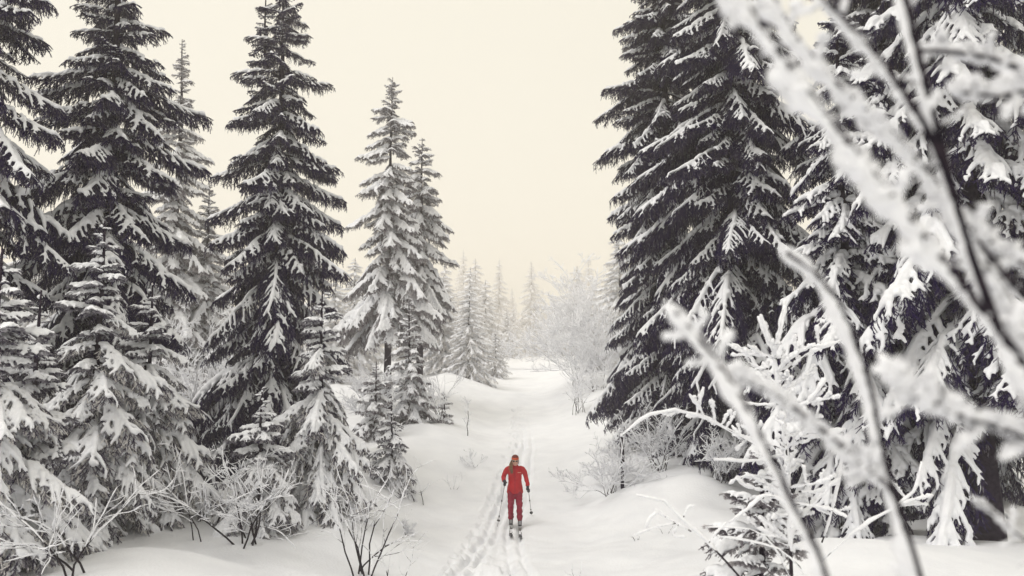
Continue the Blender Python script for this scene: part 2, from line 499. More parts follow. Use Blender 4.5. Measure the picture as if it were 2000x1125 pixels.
make_set('frost', M_NEEDLE_F, [
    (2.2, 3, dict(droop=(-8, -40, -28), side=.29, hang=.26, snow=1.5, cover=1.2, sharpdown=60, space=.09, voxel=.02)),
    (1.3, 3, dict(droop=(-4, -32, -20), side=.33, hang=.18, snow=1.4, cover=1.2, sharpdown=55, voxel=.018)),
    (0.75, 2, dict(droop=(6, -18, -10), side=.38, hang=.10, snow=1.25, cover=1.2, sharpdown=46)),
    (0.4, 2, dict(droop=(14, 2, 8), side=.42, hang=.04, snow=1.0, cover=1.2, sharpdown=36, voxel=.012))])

def trunk_mesh(H, r, rng, tip=.012):
    k = 26
    h = np.linspace(-.5, H, k)
    P = np.stack([.03 * np.sin(h * .7 + rng.uniform(0, 6)), .03 * np.sin(h * .9 + rng.uniform(0, 6)), h], 1)
    R = tip + (r - tip) * np.clip(1 - h / H, 0, 1) ** .9
    R[0] = r * 1.3; R[1] *= 1.15
    return Geo().tube(P, R, 9, rng=rng, jit=.07).mesh("trunk", [M_BARK])

def leader_snow(H, top, rng):
    """rime and snow cushions stacked on the leading shoot"""
    n = max(3, int(top / .13)); g = Geo()
    for i in range(n):
        z = H - top + top * (i + .4) / n
        r = rng.uniform(.022, .042) * (1.15 - .5 * i / n)
        a = rng.uniform(0, 6.28)
        o = np.array([math.cos(a), math.sin(a), 0]) * rng.uniform(0, .025)
        P = np.array([[0, 0, z - r * 1.1], [0, 0, z - r * .5], [0, 0, z + r * .3], [0, 0, z + r * .95]]) + o
        g.tube(P, [r * .45, r * 1.15, r, r * .3], 7, rng=rng, jit=.15)
    return g.mesh("leader_snow", [M_SNOW])

NB = [0]
def spruce(label, px, Y, H, Rb, key, seed, group=None, cs=.25, name="spruce_tree", dz=(.41, .23), pw=.78, nbr=(6, 4), lean=(0, 0),
           trunk_r=None, pitch=(-16, 15), ground_px=None, fork=None, gapfn=None, zoff=-.05, x=None, top=.45):
    rng = np.random.default_rng(seed)
    X = (px - 1000) / F * Y * 1.0 if x is None else x
    z = gz(X, Y) + zoff
    root = empty(name, (X, Y, z), label, "tree", group, tilt=lean)
    tr = put(bpy.data.objects.new("trunk", trunk_mesh(H, trunk_r or (.02 + .0125 * H), rng)), root)
    put(bpy.data.objects.new("leader_snow", leader_snow(H, top, rng)), tr)
    sets = SETS[key]
    Ls = [b[0].L for b in sets]
    lob = rng.uniform(0, 6.28)
    def whorls(base, top_h, Rb_, cs_, z0):
        h = cs_
        while h < top_h - .12:
            f = (h - cs_) / (top_h - cs_)
            step = dz[0] + (dz[1] - dz[0]) * f
            n = int(round(nbr[0] + (nbr[1] - nbr[0]) * f))
            if top_h - h < .5: n = 4
            az0 = rng.uniform(0, 6.28)
            wr = rng.uniform(.78, 1.12)
            for j in range(n):
                az = az0 + (j + rng.uniform(-.3, .3)) * 2 * math.pi / n
                if rng.random() < .10: continue
                ln = max(.13, Rb_ * (1 - f) ** pw * wr * (1 + .13 * math.sin(az * 2 + lob + h * .9)) * rng.uniform(.64, 1.2))
                if f < .06: ln *= .82
                hh = h + rng.uniform(-.4, .4) * step
                if gapfn and gapfn(hh, az, rng): continue
                ci = int(np.argmin([abs(math.log(ln / (l * .95))) for l in Ls]))
                B = sets[ci][rng.integers(len(sets[ci]))]
                sc = ln / B.reach
                pt = pitch[0] + (pitch[1] - pitch[0]) * f ** 1.3 + rng.normal(0, 6.5)
                o = put(bpy.data.objects.new("bough", B.mesh), root)
                o.location = (base[0], base[1], hh + z0)
                o.rotation_euler = Euler((rng.normal(0, .07), -math.radians(pt), az), 'XYZ')
                o.scale = (sc, sc * rng.uniform(.9, 1.12), sc * rng.uniform(.9, 1.1))
                so = put(bpy.data.objects.new("snow", B.snow), o)
                NB[0] += 1
            h += step * rng.uniform(.85, 1.15)
    whorls((0, 0), H, Rb, cs, 0)
    if fork:
        h0, h1, off = fork
        P = smooth_path([(0, 0, h0), (off * .8, .05, h0 + .35), (off, .05, h0 + 1.0), (off, .05, h1)], 12)
        put(bpy.data.objects.new("second_leader", Geo().tube(P, np.linspace(.05, .012, 12), 6).mesh("second_leader", [M_BARK])), root)
        whorls((off, .05), h1 - .2, .55, h0 + .9, 0)
    return root

# ------------------------------------------------------------------ the large spruces
GL = "large spruces left of the trail"
GR = "large spruces right of the trail"
spruce("tall dark spruce cut off by the left edge of the picture", -80, 12.5, 16.5, 2.15, 'dark', 1, GL, cs=1.2)
spruce("broad dark snow streaked spruce second from the left edge", 204, 15.0, 13.6, 2.35, 'dark', 2, GL, cs=1.1, pw=.62)
spruce("tall dark spruce with a forked double top left of centre", 538, 19.0, 13.9, 2.6, 'dark', 3, GL, cs=.5, pw=.60, fork=(10.6, 13.2, -.5))
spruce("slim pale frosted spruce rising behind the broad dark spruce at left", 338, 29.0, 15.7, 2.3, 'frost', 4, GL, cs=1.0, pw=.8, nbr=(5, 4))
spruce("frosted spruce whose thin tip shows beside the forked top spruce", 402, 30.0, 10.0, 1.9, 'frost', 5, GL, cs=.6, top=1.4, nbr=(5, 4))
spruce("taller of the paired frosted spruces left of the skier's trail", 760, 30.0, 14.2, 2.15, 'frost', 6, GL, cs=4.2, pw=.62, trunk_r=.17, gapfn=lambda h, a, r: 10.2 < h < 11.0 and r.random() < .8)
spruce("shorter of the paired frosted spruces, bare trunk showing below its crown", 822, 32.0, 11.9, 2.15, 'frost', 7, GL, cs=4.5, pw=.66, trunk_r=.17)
spruce("dense dark spruce nearest the open sky on the right side", 1305, 22.5, 18.5, 2.4, 'dark', 8, GR, cs=.35, pw=.44, nbr=(7, 5))
spruce("tall dark spruce second in the row right of the trail", 1440, 19.5, 20.5, 3.0, 'dark', 9, GR, cs=.3, pw=.5, nbr=(7, 5))
spruce("heavily snow laden spruce behind the blurred frosty branches", 1655, 13.6, 10.0, 2.4, 'laden', 10, GR, cs=.7, pw=.66, nbr=(7, 4), dz=(.5, .26))
spruce("massive dark spruce with thick trunk at the right edge", 1900, 12.2, 15.5, 2.6, 'laden', 12, GR, cs=2.5, pw=.5, trunk_r=.27, nbr=(6, 5), dz=(.55, .35))
spruce("tall dark spruce filling the gap behind the snow laden one at right", 1750, 17.5, 19.0, 2.8, 'dark', 13, GR, cs=.5, pw=.5, nbr=(5, 5))

# ------------------------------------------------------------------ young firs in front
GS = "young snow laden spruces at the forest edge"
NM = "young_spruce"
spruce("young snowy spruce with long bare leader in front of the broad dark spruce", 192, 12.0, 5.2, 1.5, 'cloak', 21, GS, cs=.4, name=NM, dz=(.34, .24), pw=.85, nbr=(7, 4), top=1.0, pitch=(-12, 16))
spruce("young snowy spruce with rounded cloak at the foot of the forked top spruce", 632, 14.6, 4.35, 1.35, 'cloak', 22, GS, cs=.4, name=NM, dz=(.32, .22), pw=.72, nbr=(7, 4), top=.6, pitch=(-14, 16))
spruce("small narrow snowy spruce behind the round bare bush", 517, 13.6, 2.7, 1.0, 'cloak', 23, GS, cs=.3, name=NM, dz=(.26, .2), pw=.9, nbr=(6, 4), top=.6, pitch=(-12, 16))
spruce("smallest snow cloaked spruce on the bank left of the skier", 768, 18.4, 2.1, 1.0, 'cloak', 24, GS, cs=.05, name=NM, dz=(.22, .16), pw=.8, nbr=(8, 4), top=.3, pitch=(-22, 10))
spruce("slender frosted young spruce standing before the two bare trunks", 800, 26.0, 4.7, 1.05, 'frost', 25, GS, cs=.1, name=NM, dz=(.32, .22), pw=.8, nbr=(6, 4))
spruce("young snowy spruce cut by the left picture edge", 2, 9.6, 4.3, 1.4, 'cloak', 26, GS, cs=.1, name=NM, dz=(.32, .22), pw=.75, nbr=(7, 4), top=.9, pitch=(-12, 16))
spruce("thin young spruce with bare tip near the left edge", 78, 10.4, 3.9, .9, 'cloak', 27, GS, cs=.1, name=NM, dz=(.3, .22), pw=.8, nbr=(6, 4), top=.6)
spruce("young snowy spruce half hidden behind the one with the long leader", 292, 13.3, 4.2, 1.45, 'cloak', 28, GS, cs=.1, name=NM, dz=(.32, .22), pw=.75, nbr=(7, 4))
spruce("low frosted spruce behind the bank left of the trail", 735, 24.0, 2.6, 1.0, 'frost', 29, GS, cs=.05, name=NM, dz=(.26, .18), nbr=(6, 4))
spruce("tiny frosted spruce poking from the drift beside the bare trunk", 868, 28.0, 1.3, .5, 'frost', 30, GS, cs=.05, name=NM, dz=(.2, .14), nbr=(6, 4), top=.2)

# ------------------------------------------------------------------ distant frosted spruces (crowns in one mesh)
def far_variant(seed, H, Rb, cs, pw):
    rng = np.random.default_rng(seed)
    g = Geo(); gs = Geo()
    h = cs
    while h < H - .2:
        f = (h - cs) / (H - cs)
        n = 8 if f < .6 else 6
        az0 = rng.uniform(0, 6.28)
        for j in range(n):
            az = az0 + (j + rng.uniform(-.35, .35)) * 6.283 / n
            ln = max(.2, Rb * (1 - f) ** pw * rng.uniform(.6, 1.25))
            B = FARB[rng.integers(len(FARB))] if ln > 1.0 else FARS[rng.integers(len(FARS))]
            sc = ln / B.reach
            M = (Matrix.Translation((0, 0, h + rng.uniform(-.2, .2))) @ Euler((0, -math.radians(-8 + 22 * f + rng.normal(0, 5)), az)).to_matrix().to_4x4() @ Matrix.Diagonal((sc, sc, sc, 1)))
            A = np.array(M)
            for (V, fc, dst) in ((B.nV, B.nF, g), (B.sV, B.sF, gs)):
                dst.add(V @ A[:3, :3].T + A[:3, 3], fc)
        h += (.56 - .24 * f) * rng.uniform(.8, 1.2)
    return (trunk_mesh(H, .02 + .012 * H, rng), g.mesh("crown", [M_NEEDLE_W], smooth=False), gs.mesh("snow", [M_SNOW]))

def low(seed, L):
    B = make_bough(seed, L, droop=(-6, -30, -18), side=.32, space=.24, hang=.3, snow=1.5, cover=1.0, lowpoly=True, voxel=.085, thick=1.4)
    me = B.needles.mesh("t", [M_NEEDLE_W, M_BARK]); B.nV, B.nF = mesh_arrays(me)
    B.sV, B.sF = mesh_arrays(B.snow)
    return B
FARB = [low(900 + i, 2.4) for i in range(3)]
FARS = [low(950 + i, 1.0) for i in range(2)]
FV = [far_variant(70, 14.0, 3.3, .5, .78), far_variant(72, 8.5, 2.4, .2, .7)]; FV.append(FV[1])

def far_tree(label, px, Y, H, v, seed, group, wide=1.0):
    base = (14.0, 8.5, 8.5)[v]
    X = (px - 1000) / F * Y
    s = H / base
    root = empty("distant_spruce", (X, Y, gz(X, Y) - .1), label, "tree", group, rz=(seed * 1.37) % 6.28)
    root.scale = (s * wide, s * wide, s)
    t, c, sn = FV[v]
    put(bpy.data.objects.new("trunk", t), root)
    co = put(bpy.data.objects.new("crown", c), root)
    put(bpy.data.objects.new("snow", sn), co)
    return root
GF = "fog veiled spruces at the end of the trail"
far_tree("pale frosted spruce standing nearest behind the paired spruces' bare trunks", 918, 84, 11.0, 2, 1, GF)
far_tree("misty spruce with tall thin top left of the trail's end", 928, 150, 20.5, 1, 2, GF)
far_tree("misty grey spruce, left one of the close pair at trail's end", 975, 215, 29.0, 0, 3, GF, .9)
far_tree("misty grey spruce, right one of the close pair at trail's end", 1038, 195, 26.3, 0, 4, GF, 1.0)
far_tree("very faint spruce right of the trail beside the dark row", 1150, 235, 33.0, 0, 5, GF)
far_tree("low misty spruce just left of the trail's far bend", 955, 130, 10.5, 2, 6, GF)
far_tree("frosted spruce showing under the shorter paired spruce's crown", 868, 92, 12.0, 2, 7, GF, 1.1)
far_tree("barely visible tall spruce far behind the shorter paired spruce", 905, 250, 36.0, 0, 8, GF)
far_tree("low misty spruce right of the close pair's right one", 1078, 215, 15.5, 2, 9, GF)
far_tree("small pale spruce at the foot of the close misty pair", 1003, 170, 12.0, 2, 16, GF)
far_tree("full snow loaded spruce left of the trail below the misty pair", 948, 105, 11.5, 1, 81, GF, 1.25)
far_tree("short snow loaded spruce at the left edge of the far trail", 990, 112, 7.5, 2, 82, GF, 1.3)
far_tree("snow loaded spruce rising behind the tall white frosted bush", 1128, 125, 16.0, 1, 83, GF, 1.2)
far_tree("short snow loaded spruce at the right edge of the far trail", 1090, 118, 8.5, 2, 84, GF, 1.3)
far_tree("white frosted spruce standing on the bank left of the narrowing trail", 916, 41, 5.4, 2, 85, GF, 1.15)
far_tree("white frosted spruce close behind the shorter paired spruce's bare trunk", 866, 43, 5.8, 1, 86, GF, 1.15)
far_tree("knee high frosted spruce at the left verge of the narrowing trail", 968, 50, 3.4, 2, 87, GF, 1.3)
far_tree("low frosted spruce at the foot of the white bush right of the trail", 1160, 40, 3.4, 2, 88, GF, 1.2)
GBK = "frosted spruces filling the gaps behind the front rows"
for i, (px, Y, H, v, lb) in enumerate([
        (395, 36, 8.0, 2, "pale spruce sliver just left of the forked top spruce"),
        (440, 40, 7.0, 2, "hidden pale spruce peeping through the forked top spruce's left boughs"),
        (655, 40, 6.2, 2, "low pale spruce against the forked top spruce's right side"),
        (692, 46, 7.6, 2, "pale spruce filling the gap between forked top spruce and paired spruces"),
        (620, 52, 9, 1, "pale spruce peeping through the forked top spruce's right boughs"),
        (725, 58, 8, 1, "pale spruce seen beneath the taller paired spruce's crown"),
        (792, 62, 8.5, 1, "pale spruce seen between the two bare trunks"),
        (60, 34, 9.5, 1, "pale spruce in the gap beside the spruce cut by the left edge"),
        (120, 30, 8.5, 1, "pale spruce in the gap left of the broad dark spruce's trunk"),
        (290, 40, 9, 1, "pale spruce glimpsed through the broad dark spruce's lower right boughs"),
        (1210, 44, 9, 1, "pale spruce showing at the left foot of the dark right row"),
        (1620, 34, 10, 1, "pale spruce glimpsed behind the snow laden spruce at right")]):
    far_tree(lb, px, Y, H, v, 30 + i, GBK)
for px, Y, H, lb in [(1060, 300, 27, "right"), (1000, 290, 26, "left")]:
    far_tree("faintest spruce dissolving in fog beyond the trail, %s one of two" % lb, px, Y, H, 0, 60 + px, "spruces dissolving in the fog")

# ------------------------------------------------------------------ leafless shrubs
def grow(rng, base, h, n_stem, spread, levels, kids, curve=.25, r0=.010, up=.4, shr=(.35, .6), ang=(30, 62)):
    """returns per stem: list of (P (k,3), r0, r1, level)"""
    stems = []
    for i in range(n_stem):
        az = rng.uniform(0, 6.28) if n_stem > 3 else i * 6.28 / n_stem + rng.uniform(-.6, .6)
        tilt = math.radians(rng.uniform(.15, 1) * spread)
        d = np.array([math.cos(az) * math.sin(tilt), math.sin(az) * math.sin(tilt), math.cos(tilt)])
        out = []
        def branch(p, d, ln, r, lv):
            k = 7
            pts = [p]; v = d.copy()
            w = rng.normal(0, curve * 2.2, 3)
            for j in range(1, k):
                v = norm(v + w / k + rng.normal(0, .13, 3) + np.array([0, 0, up * .10 * (1 - .8 * (j > 3))]))
                pts.append(pts[-1] + v * ln / (k - 1))
            pts = np.array(pts)
            out.append((pts, r, r * .35, lv))
            if lv >= levels: return
            n = int(round(kids[lv] * rng.uniform(.7, 1.3)))
            for c in range(n):
                t = rng.uniform(.22 if lv == 0 else .12, .97)
                q = np.array([np.interp(t * (k - 1), np.arange(k), pts[:, a]) for a in range(3)])
                tg = norm(pts[min(k - 1, int(t * (k - 1)) + 1)] - pts[int(t * (k - 1))] + 1e-6)
                per = norm(np.cross(tg, rng.normal(size=3)))
                a = math.radians(rng.uniform(*ang))
                dd = norm(tg * math.cos(a) + per * math.sin(a))
                if dd[2] < -.15: dd[2] *= -.4
                branch(q, norm(dd), ln * rng.uniform(*shr) * (1.15 - .5 * t), r * .55 * (1 - .3 * t), lv + 1)
        branch(np.array(base, float) + np.append(rng.normal(0, .055 * h, 2), -.05), d, h * rng.uniform(.75, 1.05), r0, 0)
        stems.append(out)
    return stems

def shrub(label, px, Y, h, n_stem=4, spread=35, levels=2, kids=(6, 4), frost=.006, seed=0, r0=.009, name="bare_shrub", cat="shrub", group=None,
          cover0=.35, x=None, curve=.25, ang=(30, 62), shr=(.35, .6), dark=None, sides=5, zoff=-.04):
    rng = np.random.default_rng(seed)
    X = (px - 1000) / F * Y if x is None else x
    root = empty(name, (X, Y, gz(X, Y) + zoff), label, cat, group)
    for st in grow(rng, (0, 0, 0), h, n_stem, spread, levels, kids, r0=r0, curve=curve, ang=ang, shr=shr):
        add_stem(root, st, rng, frost, cover0, sides)
    return root

def add_stem(root, st, rng, frost, cover0=.35, sides=5, name="stem", m_fr=None):
    """one stem with its twigs; the frost crust is its child"""
    k = len(st[0][0])
    g, gf = Geo(), Geo()
    lvs = sorted({b[3] for b in st})
    fine = name != "stem" or frost in (.0125, .008)
    for lv in lvs:
        sub = [b for b in st if b[3] == lv]
        P = np.array([b[0] for b in sub]); a = np.array([b[1] for b in sub])[:, None]; b_ = np.array([b[2] for b in sub])[:, None]
        if lv >= 2: P = P[:, ::2]
        t = np.linspace(0, 1, P.shape[1])[None]
        g.tube(P, a + (b_ - a) * t, sides if lv == 0 else (4 if lv == 1 else 3))
        if frost <= 0: continue
        KK = 15 if lv == 0 or fine else (9 if lv == 1 else 4)
        sd_ = sides + 1 if lv == 0 or fine else (5 if lv == 1 else 3)
        FP, FR = [], []
        for (pts, r1, r2, _) in sub:
            s0 = cover0 if lv == 0 else (.06 if lv == 1 else 0)
            u = np.linspace(s0, 1.01, KK)
            q = np.stack([np.interp(u * (k - 1), np.arange(k), pts[:, c]) for c in range(3)], -1)
            q[-1] += (pts[-1] - pts[-2]) * .06
            rr = (r1 + (r2 - r1) * u) * .8 + frost * np.clip(.35 + u * 1.0, 0, 1.1) * rng.uniform(.45, 1.5, KK)
            rr[-1] *= .5
            if lv == 0: rr[0] *= .55
            q[:, 2] += rr * .32
            q += rng.normal(0, frost * .15, q.shape)
            FP.append(q); FR.append(rr)
        gf.tube(np.array(FP), np.array(FR), sd_, rng=rng, jit=.38)
    o = put(bpy.data.objects.new(name, g.mesh(name, [M_TWIG])), root)
    if frost > 0:
        put(bpy.data.objects.new("frost", gf.mesh("frost", [m_fr or M_RIME])), o)
    return o

GB = "leafless frosted shrubs in the foreground"
shrub("big frosted shrub with thick forked stems in the bottom left corner", 172, 9.3, 1.75, 4, 40, 2, (6, 3), .005, 140, .015, group=GB)
shrub("round bushy leafless shrub in front of the small narrow spruce", 497, 12.7, 2.0, 7, 42, 3, (7, 4, 3), .006, 102, .017, group=GB, cover0=.5)
shrub("thin two pronged leafless sapling left of the round bushy shrub", 408, 12.5, 1.7, 2, 28, 1, (7, 3), .006, 103, .011, group=GB)
shrub("open leafless shrub with dark stems at bottom left of the trail", 715, 12.5, 2.1, 7, 34, 2, (5, 3), .0035, 104, .016, group=GB, cover0=.55)
shrub("low leafless sprigs beside the dark stemmed shrub at the bottom edge", 772, 12.2, .95, 3, 30, 1, (4, 3), .003, 105, .008, group=GB)
shrub("slender frosted stem beside the right foot of the smallest snow cloaked spruce", 828, 18.2, 1.35, 2, 24, 1, (7, 3), .006, 106, .010, group=GB)
shrub("tiny bushy dry plant alone on the snow left of the skier", 800, 15.6, .42, 4, 28, 2, (6, 4), .008, 107, .004, group=GB, cover0=.2)
shrub("lone upright bare sapling on the left bank behind the skier", 918, 25.6, 1.8, 1, 2, 2, (12, 3), .008, 131, .016, group=GB, shr=(.2, .35), cover0=.7, curve=.04)
shrub("small tangled bare bush on the slope left of the skier's head", 930, 22.2, .62, 5, 62, 2, (5, 3), .007, 109, .006, group=GB)
shrub("sparse bare twigs on the bank between spruce and skier", 888, 20.0, .6, 3, 50, 1, (4, 3), .004, 110, .005, group=GB)
shrub("wide bare bushes of thin rods beside the shorter paired spruce's trunk", 860, 26.8, 2.2, 7, 30, 2, (5, 3), .009, 111, .012, group=GB)
shrub("lacy frosted bush spilling over the drift left of the dark stake", 1190, 18.7, 1.55, 11, 66, 3, (8, 4, 3), .0085, 112, .009, group=GB, cover0=.2)
shrub("second lacy frosted bush right of the dark stake", 1290, 19.6, 1.75, 9, 46, 3, (8, 4, 3), .0075, 113, .011, group=GB, cover0=.3)
shrub("dim frosted bush at the foot of the dark right row", 1400, 17.6, 1.3, 8, 52, 3, (7, 4, 3), .007, 114, .010, group=GB, cover0=.3)
shrub("pair of tiny dark twigs poking through the right drift", 1240, 14.9, .40, 3, 34, 1, (3, 2), .0015, 115, .005, group=GB)
shrub("single curved dark twig poking through the right drift", 1292, 15.1, .42, 2, 30, 1, (2, 2), .001, 116, .005, group=GB)
shrub("short twigs at the bottom edge left of the trail centre", 1000, 12.75, .42, 2, 16, 0, (2, 2), .002, 117, .005, group=GB)
shrub("short forked twig at the bottom edge right of the trail centre", 1122, 12.8, .46, 2, 24, 1, (2, 2), .002, 118, .005, group=GB)
GBF = "frosted bushes along the far trail"
shrub("white frosted bush leaning over the far trail from the right", 1118, 62, 6.0, 11, 46, 3, (8, 4, 3), .030, 121, .030, name="frosted_bush", group=GBF, cover0=.1)
shrub("tall white frosted bush against the dark right row", 1158, 66, 8.4, 11, 34, 3, (9, 4, 3), .034, 122, .035, name="frosted_bush", group=GBF, cover0=.1)
shrub("nearest white frosted bush arching over the trail's right verge", 1128, 37, 4.4, 12, 50, 3, (8, 4, 3), .015, 133, .016, name="frosted_bush", group=GBF, cover0=.05)
shrub("dense white frosted bush tucked against the right row's left foot", 1168, 34, 3.6, 11, 40, 3, (8, 4, 3), .014, 134, .015, name="frosted_bush", group=GBF, cover0=.05)
shrub("thin rods of a bare bush at the crest right of the trail", 1130, 30, 2.2, 8, 34, 2, (6, 3), .010, 123, .012, name="frosted_bush", group=GBF)
shrub("frosted bush left of the far trail below the misty spruces", 980, 60, 3.0, 9, 36, 2, (7, 4), .024, 124, .014, name="frosted_bush", group=GBF, cover0=.1)
shrub("frosted thicket in the gap below the frosted paired spruces", 730, 25.5, 2.4, 10, 45, 3, (8, 4, 3), .011, 125, .012, name="frosted_bush", group=GBF, cover0=.15)
shrub("frosted thicket between the broad dark and forked top spruces", 372, 19.0, 3.2, 9, 35, 3, (8, 4, 3), .011, 126, .014, name="frosted_bush", group=GBF, cover0=.15)
shrub("frosted thicket further back beside the forked top spruce", 420, 25.0, 4.2, 9, 35, 3, (8, 4, 3), .014, 127, .016, name="frosted_bush", group=GBF, cover0=.1)
shrub("low frosted bush on the bank behind the paired spruces", 905, 56, 3.6, 9, 45, 3, (7, 4, 3), .024, 128, .014, name="frosted_bush", group=GBF, cover0=.1)

# dark stake beside the lacy bushes
def stake():
    p = at(1216, 950, 18.9)
    X, Y = p.x, p.y; z = gz(X, Y)
    rng = np.random.default_rng(3)
    h = at(1216, 853, 18.9).z - z
    r = empty("wooden_stake", (X, Y, z), "dark upright wooden stake with snow cap among frosted bushes", "stake")
    hz = np.linspace(-.3, h, 9)
    P = np.stack([.012 * np.sin(hz * 3), 0 * hz, hz], 1)
    put(bpy.data.objects.new("post", Geo().tube(P, np.full(9, .052), 9, rng=rng, jit=.08).mesh("post", [M_BARK])), r)
    P = np.array([[0, 0, h - .01], [0, 0, h + .02], [.005, 0, h + .07], [.01, 0, h + .10]])
    put(bpy.data.objects.new("snow_cap", Geo().tube(P, [.05, .066, .058, .02], 10, rng=rng, jit=.06).mesh("snow_cap", [M_SNOW])), r)
stake()

# ------------------------------------------------------------------ frosted saplings at right, nearer than the skier
def px_path(pts, Y, k=9, dY=None):
    """pixel waypoints -> smooth path at true depths (dY: depth change at each waypoint)"""
    W = [np.array(at(a, b, Y + (dY[i] if dY else 0))) for i, (a, b) in enumerate(pts)]
    return smooth_path(W, k)

def frosted_sapling():
    rng = np.random.default_rng(44)
    Y = 6.6
    b = at(1545, 1125, Y); X = b.x; zg = gz(X, Y)
    root = empty("frosted_sapling", (X, Y, zg), "rime covered bare larch sapling with finger twigs in front of the dark spruces", "sapling")
    o0 = np.array([X, Y, zg])
    top = np.array(at(1512, 690, Y)) - o0
    mid = np.array(at(1540, 930, Y)) - o0
    main = smooth_path([(0, 0, -.1), tuple(mid * [1, 1, .5]), tuple(mid), tuple(top)], 7)
    def fingers(base, d, n, ln, r, lv=1, fan=38):
        out = []
        for i in range(n):
            dd = norm(d + rng.normal(0, math.tan(math.radians(fan)) * .6, 3))
            l = ln * rng.uniform(.55, 1.15)
            pts = [base]; v = dd
            for j in range(6):
                v = norm(v + rng.normal(0, .06, 3)); pts.append(pts[-1] + v * l / 6)
            out.append((np.array(pts), r, r * .6, lv))
        return out
    st = [(main, .020, .009, 0)]
    def P(t): return np.array([np.interp(t * 6, np.arange(7), main[:, c]) for c in range(3)])
    # crown of upright fingers
    st += fingers(P(1.0), np.array([-.1, 0, 1.]), 6, .46, .007, 1, 22)
    for t in np.linspace(.35, .98, 15):
        for k in range(3):
            az = rng.uniform(0, 6.28)
            d = norm(np.array([math.cos(az), .8 * math.sin(az), rng.uniform(.05, .8)]))
            ln = rng.uniform(.26, .52) * (1.1 - .3 * t)
            main2 = fingers(P(t), d, 1, ln, .0075, 1, 6)
            st += main2
            q = main2[0][0]
            for m in range(4):
                uu = rng.integers(2, 7)
                st += fingers(q[uu], norm(d + rng.normal(0, .35, 3) + np.array([0, 0, .25])), 1, ln * rng.uniform(.25, .55), .005, 2, 18)
    add_stem(root, st, rng, .0125, .30, 6, "stem")
    # long bowed branch reaching left to the stake
    P1 = px_path([(1520, 905), (1475, 868), (1420, 838), (1375, 815), (1310, 800), (1255, 815), (1216, 850)], Y, 7, [0, -.05, -.1, -.12, -.15, -.15, -.15]) - o0
    st = [(P1, .010, .006, 1)]
    for (u, dx, dz, l) in [(2.6, -.3, 1, .22), (3.0, -.5, 1, .30), (3.3, .2, 1, .24), (2.2, .35, 1, .26), (3.8, -.9, -.35, .22), (3.2, -1, -.3, .2), (2.4, .5, .9, .16), (1.4, -.8, -.9, .22), (4.2, -1, -.4, .2), (2.9, .8, -.5, .14), (1.0, .3, 1, .2)]:
        q = np.array([np.interp(u, np.arange(7), P1[:, c]) for c in range(3)])
        st += fingers(q, norm(np.array([dx, rng.normal(0, .3), dz])), 1, l, .006, 2, 7)
        if l > .2:
            st += fingers(st[-1][0][3], norm(np.array([dx + rng.normal(0, .6), rng.normal(0, .3), dz])), 1, l * .45, .005, 2, 8)
    add_stem(root, st, rng, .0125, .0, 6, "bowed_branch")
    # other branches read off the photograph: low left fork, right fork, tall right wand
    specs = [([(1560, 1000), (1500, 965), (1470, 985), (1440, 1010), (1425, 1020)], None), ([(1520, 940), (1475, 930), (1440, 935), (1425, 945)], None),
             ([(1500, 960), (1460, 950), (1437, 935)], None), ([(1605, 1060), (1625, 1000), (1640, 920), (1652, 850)], None),
             ([(1590, 1110), (1660, 1045), (1730, 1000), (1785, 965), (1800, 905)], None), ([(1750, 988), (1790, 975), (1822, 968)], None),
             ([(1745, 990), (1780, 985), (1812, 985)], None), ([(1770, 975), (1745, 945), (1740, 940)], None),
             ([(1560, 870), (1600, 850), (1650, 838)], None), ([(1560, 960), (1600, 960), (1640, 935)], None),
             ([(1540, 720), (1580, 690), (1625, 672), (1660, 660)], None), ([(1600, 680), (1597, 655), (1595, 635)], None),
             ([(1520, 790), (1470, 790), (1420, 780)], None), ([(1525, 700), (1480, 690), (1420, 672)], None), ([(1500, 720), (1460, 722), (1422, 716)], None),
             ([(1560, 800), (1590, 770), (1612, 740)], None), ([(1550, 880), (1480, 900), (1396, 898)], None)]
    for pts, _ in specs:
        add_stem(root, [(px_path(pts, Y, 7, [rng.uniform(-.25, .25)] * len(pts)) - o0, .008, .005, 1)], rng, .0125, 0, 6, "side_branch")
frosted_sapling()
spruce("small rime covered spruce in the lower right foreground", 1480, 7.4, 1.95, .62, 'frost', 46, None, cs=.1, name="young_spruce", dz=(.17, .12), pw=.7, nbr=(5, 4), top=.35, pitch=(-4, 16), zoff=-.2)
def low_branch():
    """arching rimed twig low on the right"""
    rng = np.random.default_rng(8)
    Y = 5.2
    b = at(1500, 1190, Y); zg = gz(b.x, Y)
    root = empty("arching_twig", (b.x, Y, zg), "dark arching twig with white rimed curls low on the right drift", "twig")
    o0 = np.array([b.x, Y, zg])
    A = px_path([(1500, 1190), (1440, 1122), (1385, 1060), (1345, 1035), (1330, 1000), (1290, 975), (1245, 967)], Y, 7, [0, 0, .05, .05, .1, .1, .1]) - o0
    A[0] = (0, 0, -.1)
    st = [(A, .010, .004, 0)]
    for pts in ([(1350, 1038), (1310, 1015), (1285, 1000), (1270, 1012), (1262, 1030)], [(1320, 1022), (1280, 1030), (1240, 1045)], [(1325, 1025), (1315, 1045), (1340, 1050)],
                [(1300, 1010), (1290, 1000), (1278, 996)], [(1385, 1060), (1400, 1040), (1420, 1020)], [(1335, 1010), (1345, 990), (1356, 988)]):
        st.append((px_path(pts, Y, 7) - o0, .004, .003, 1))
    add_stem(root, st, rng, .008, .42, 6, "stem")
    sp = []
    for pts in ([(1560, 1160), (1500, 1050), (1430, 1030), (1380, 1030)], [(1600, 1190), (1550, 1090), (1480, 1060), (1400, 1048)]):
        q = px_path(pts, Y + .8, 7) - o0
        add_stem(root, [(q, .005, .003, 1)], rng, .006, .3, 6, "stem")
low_branch()

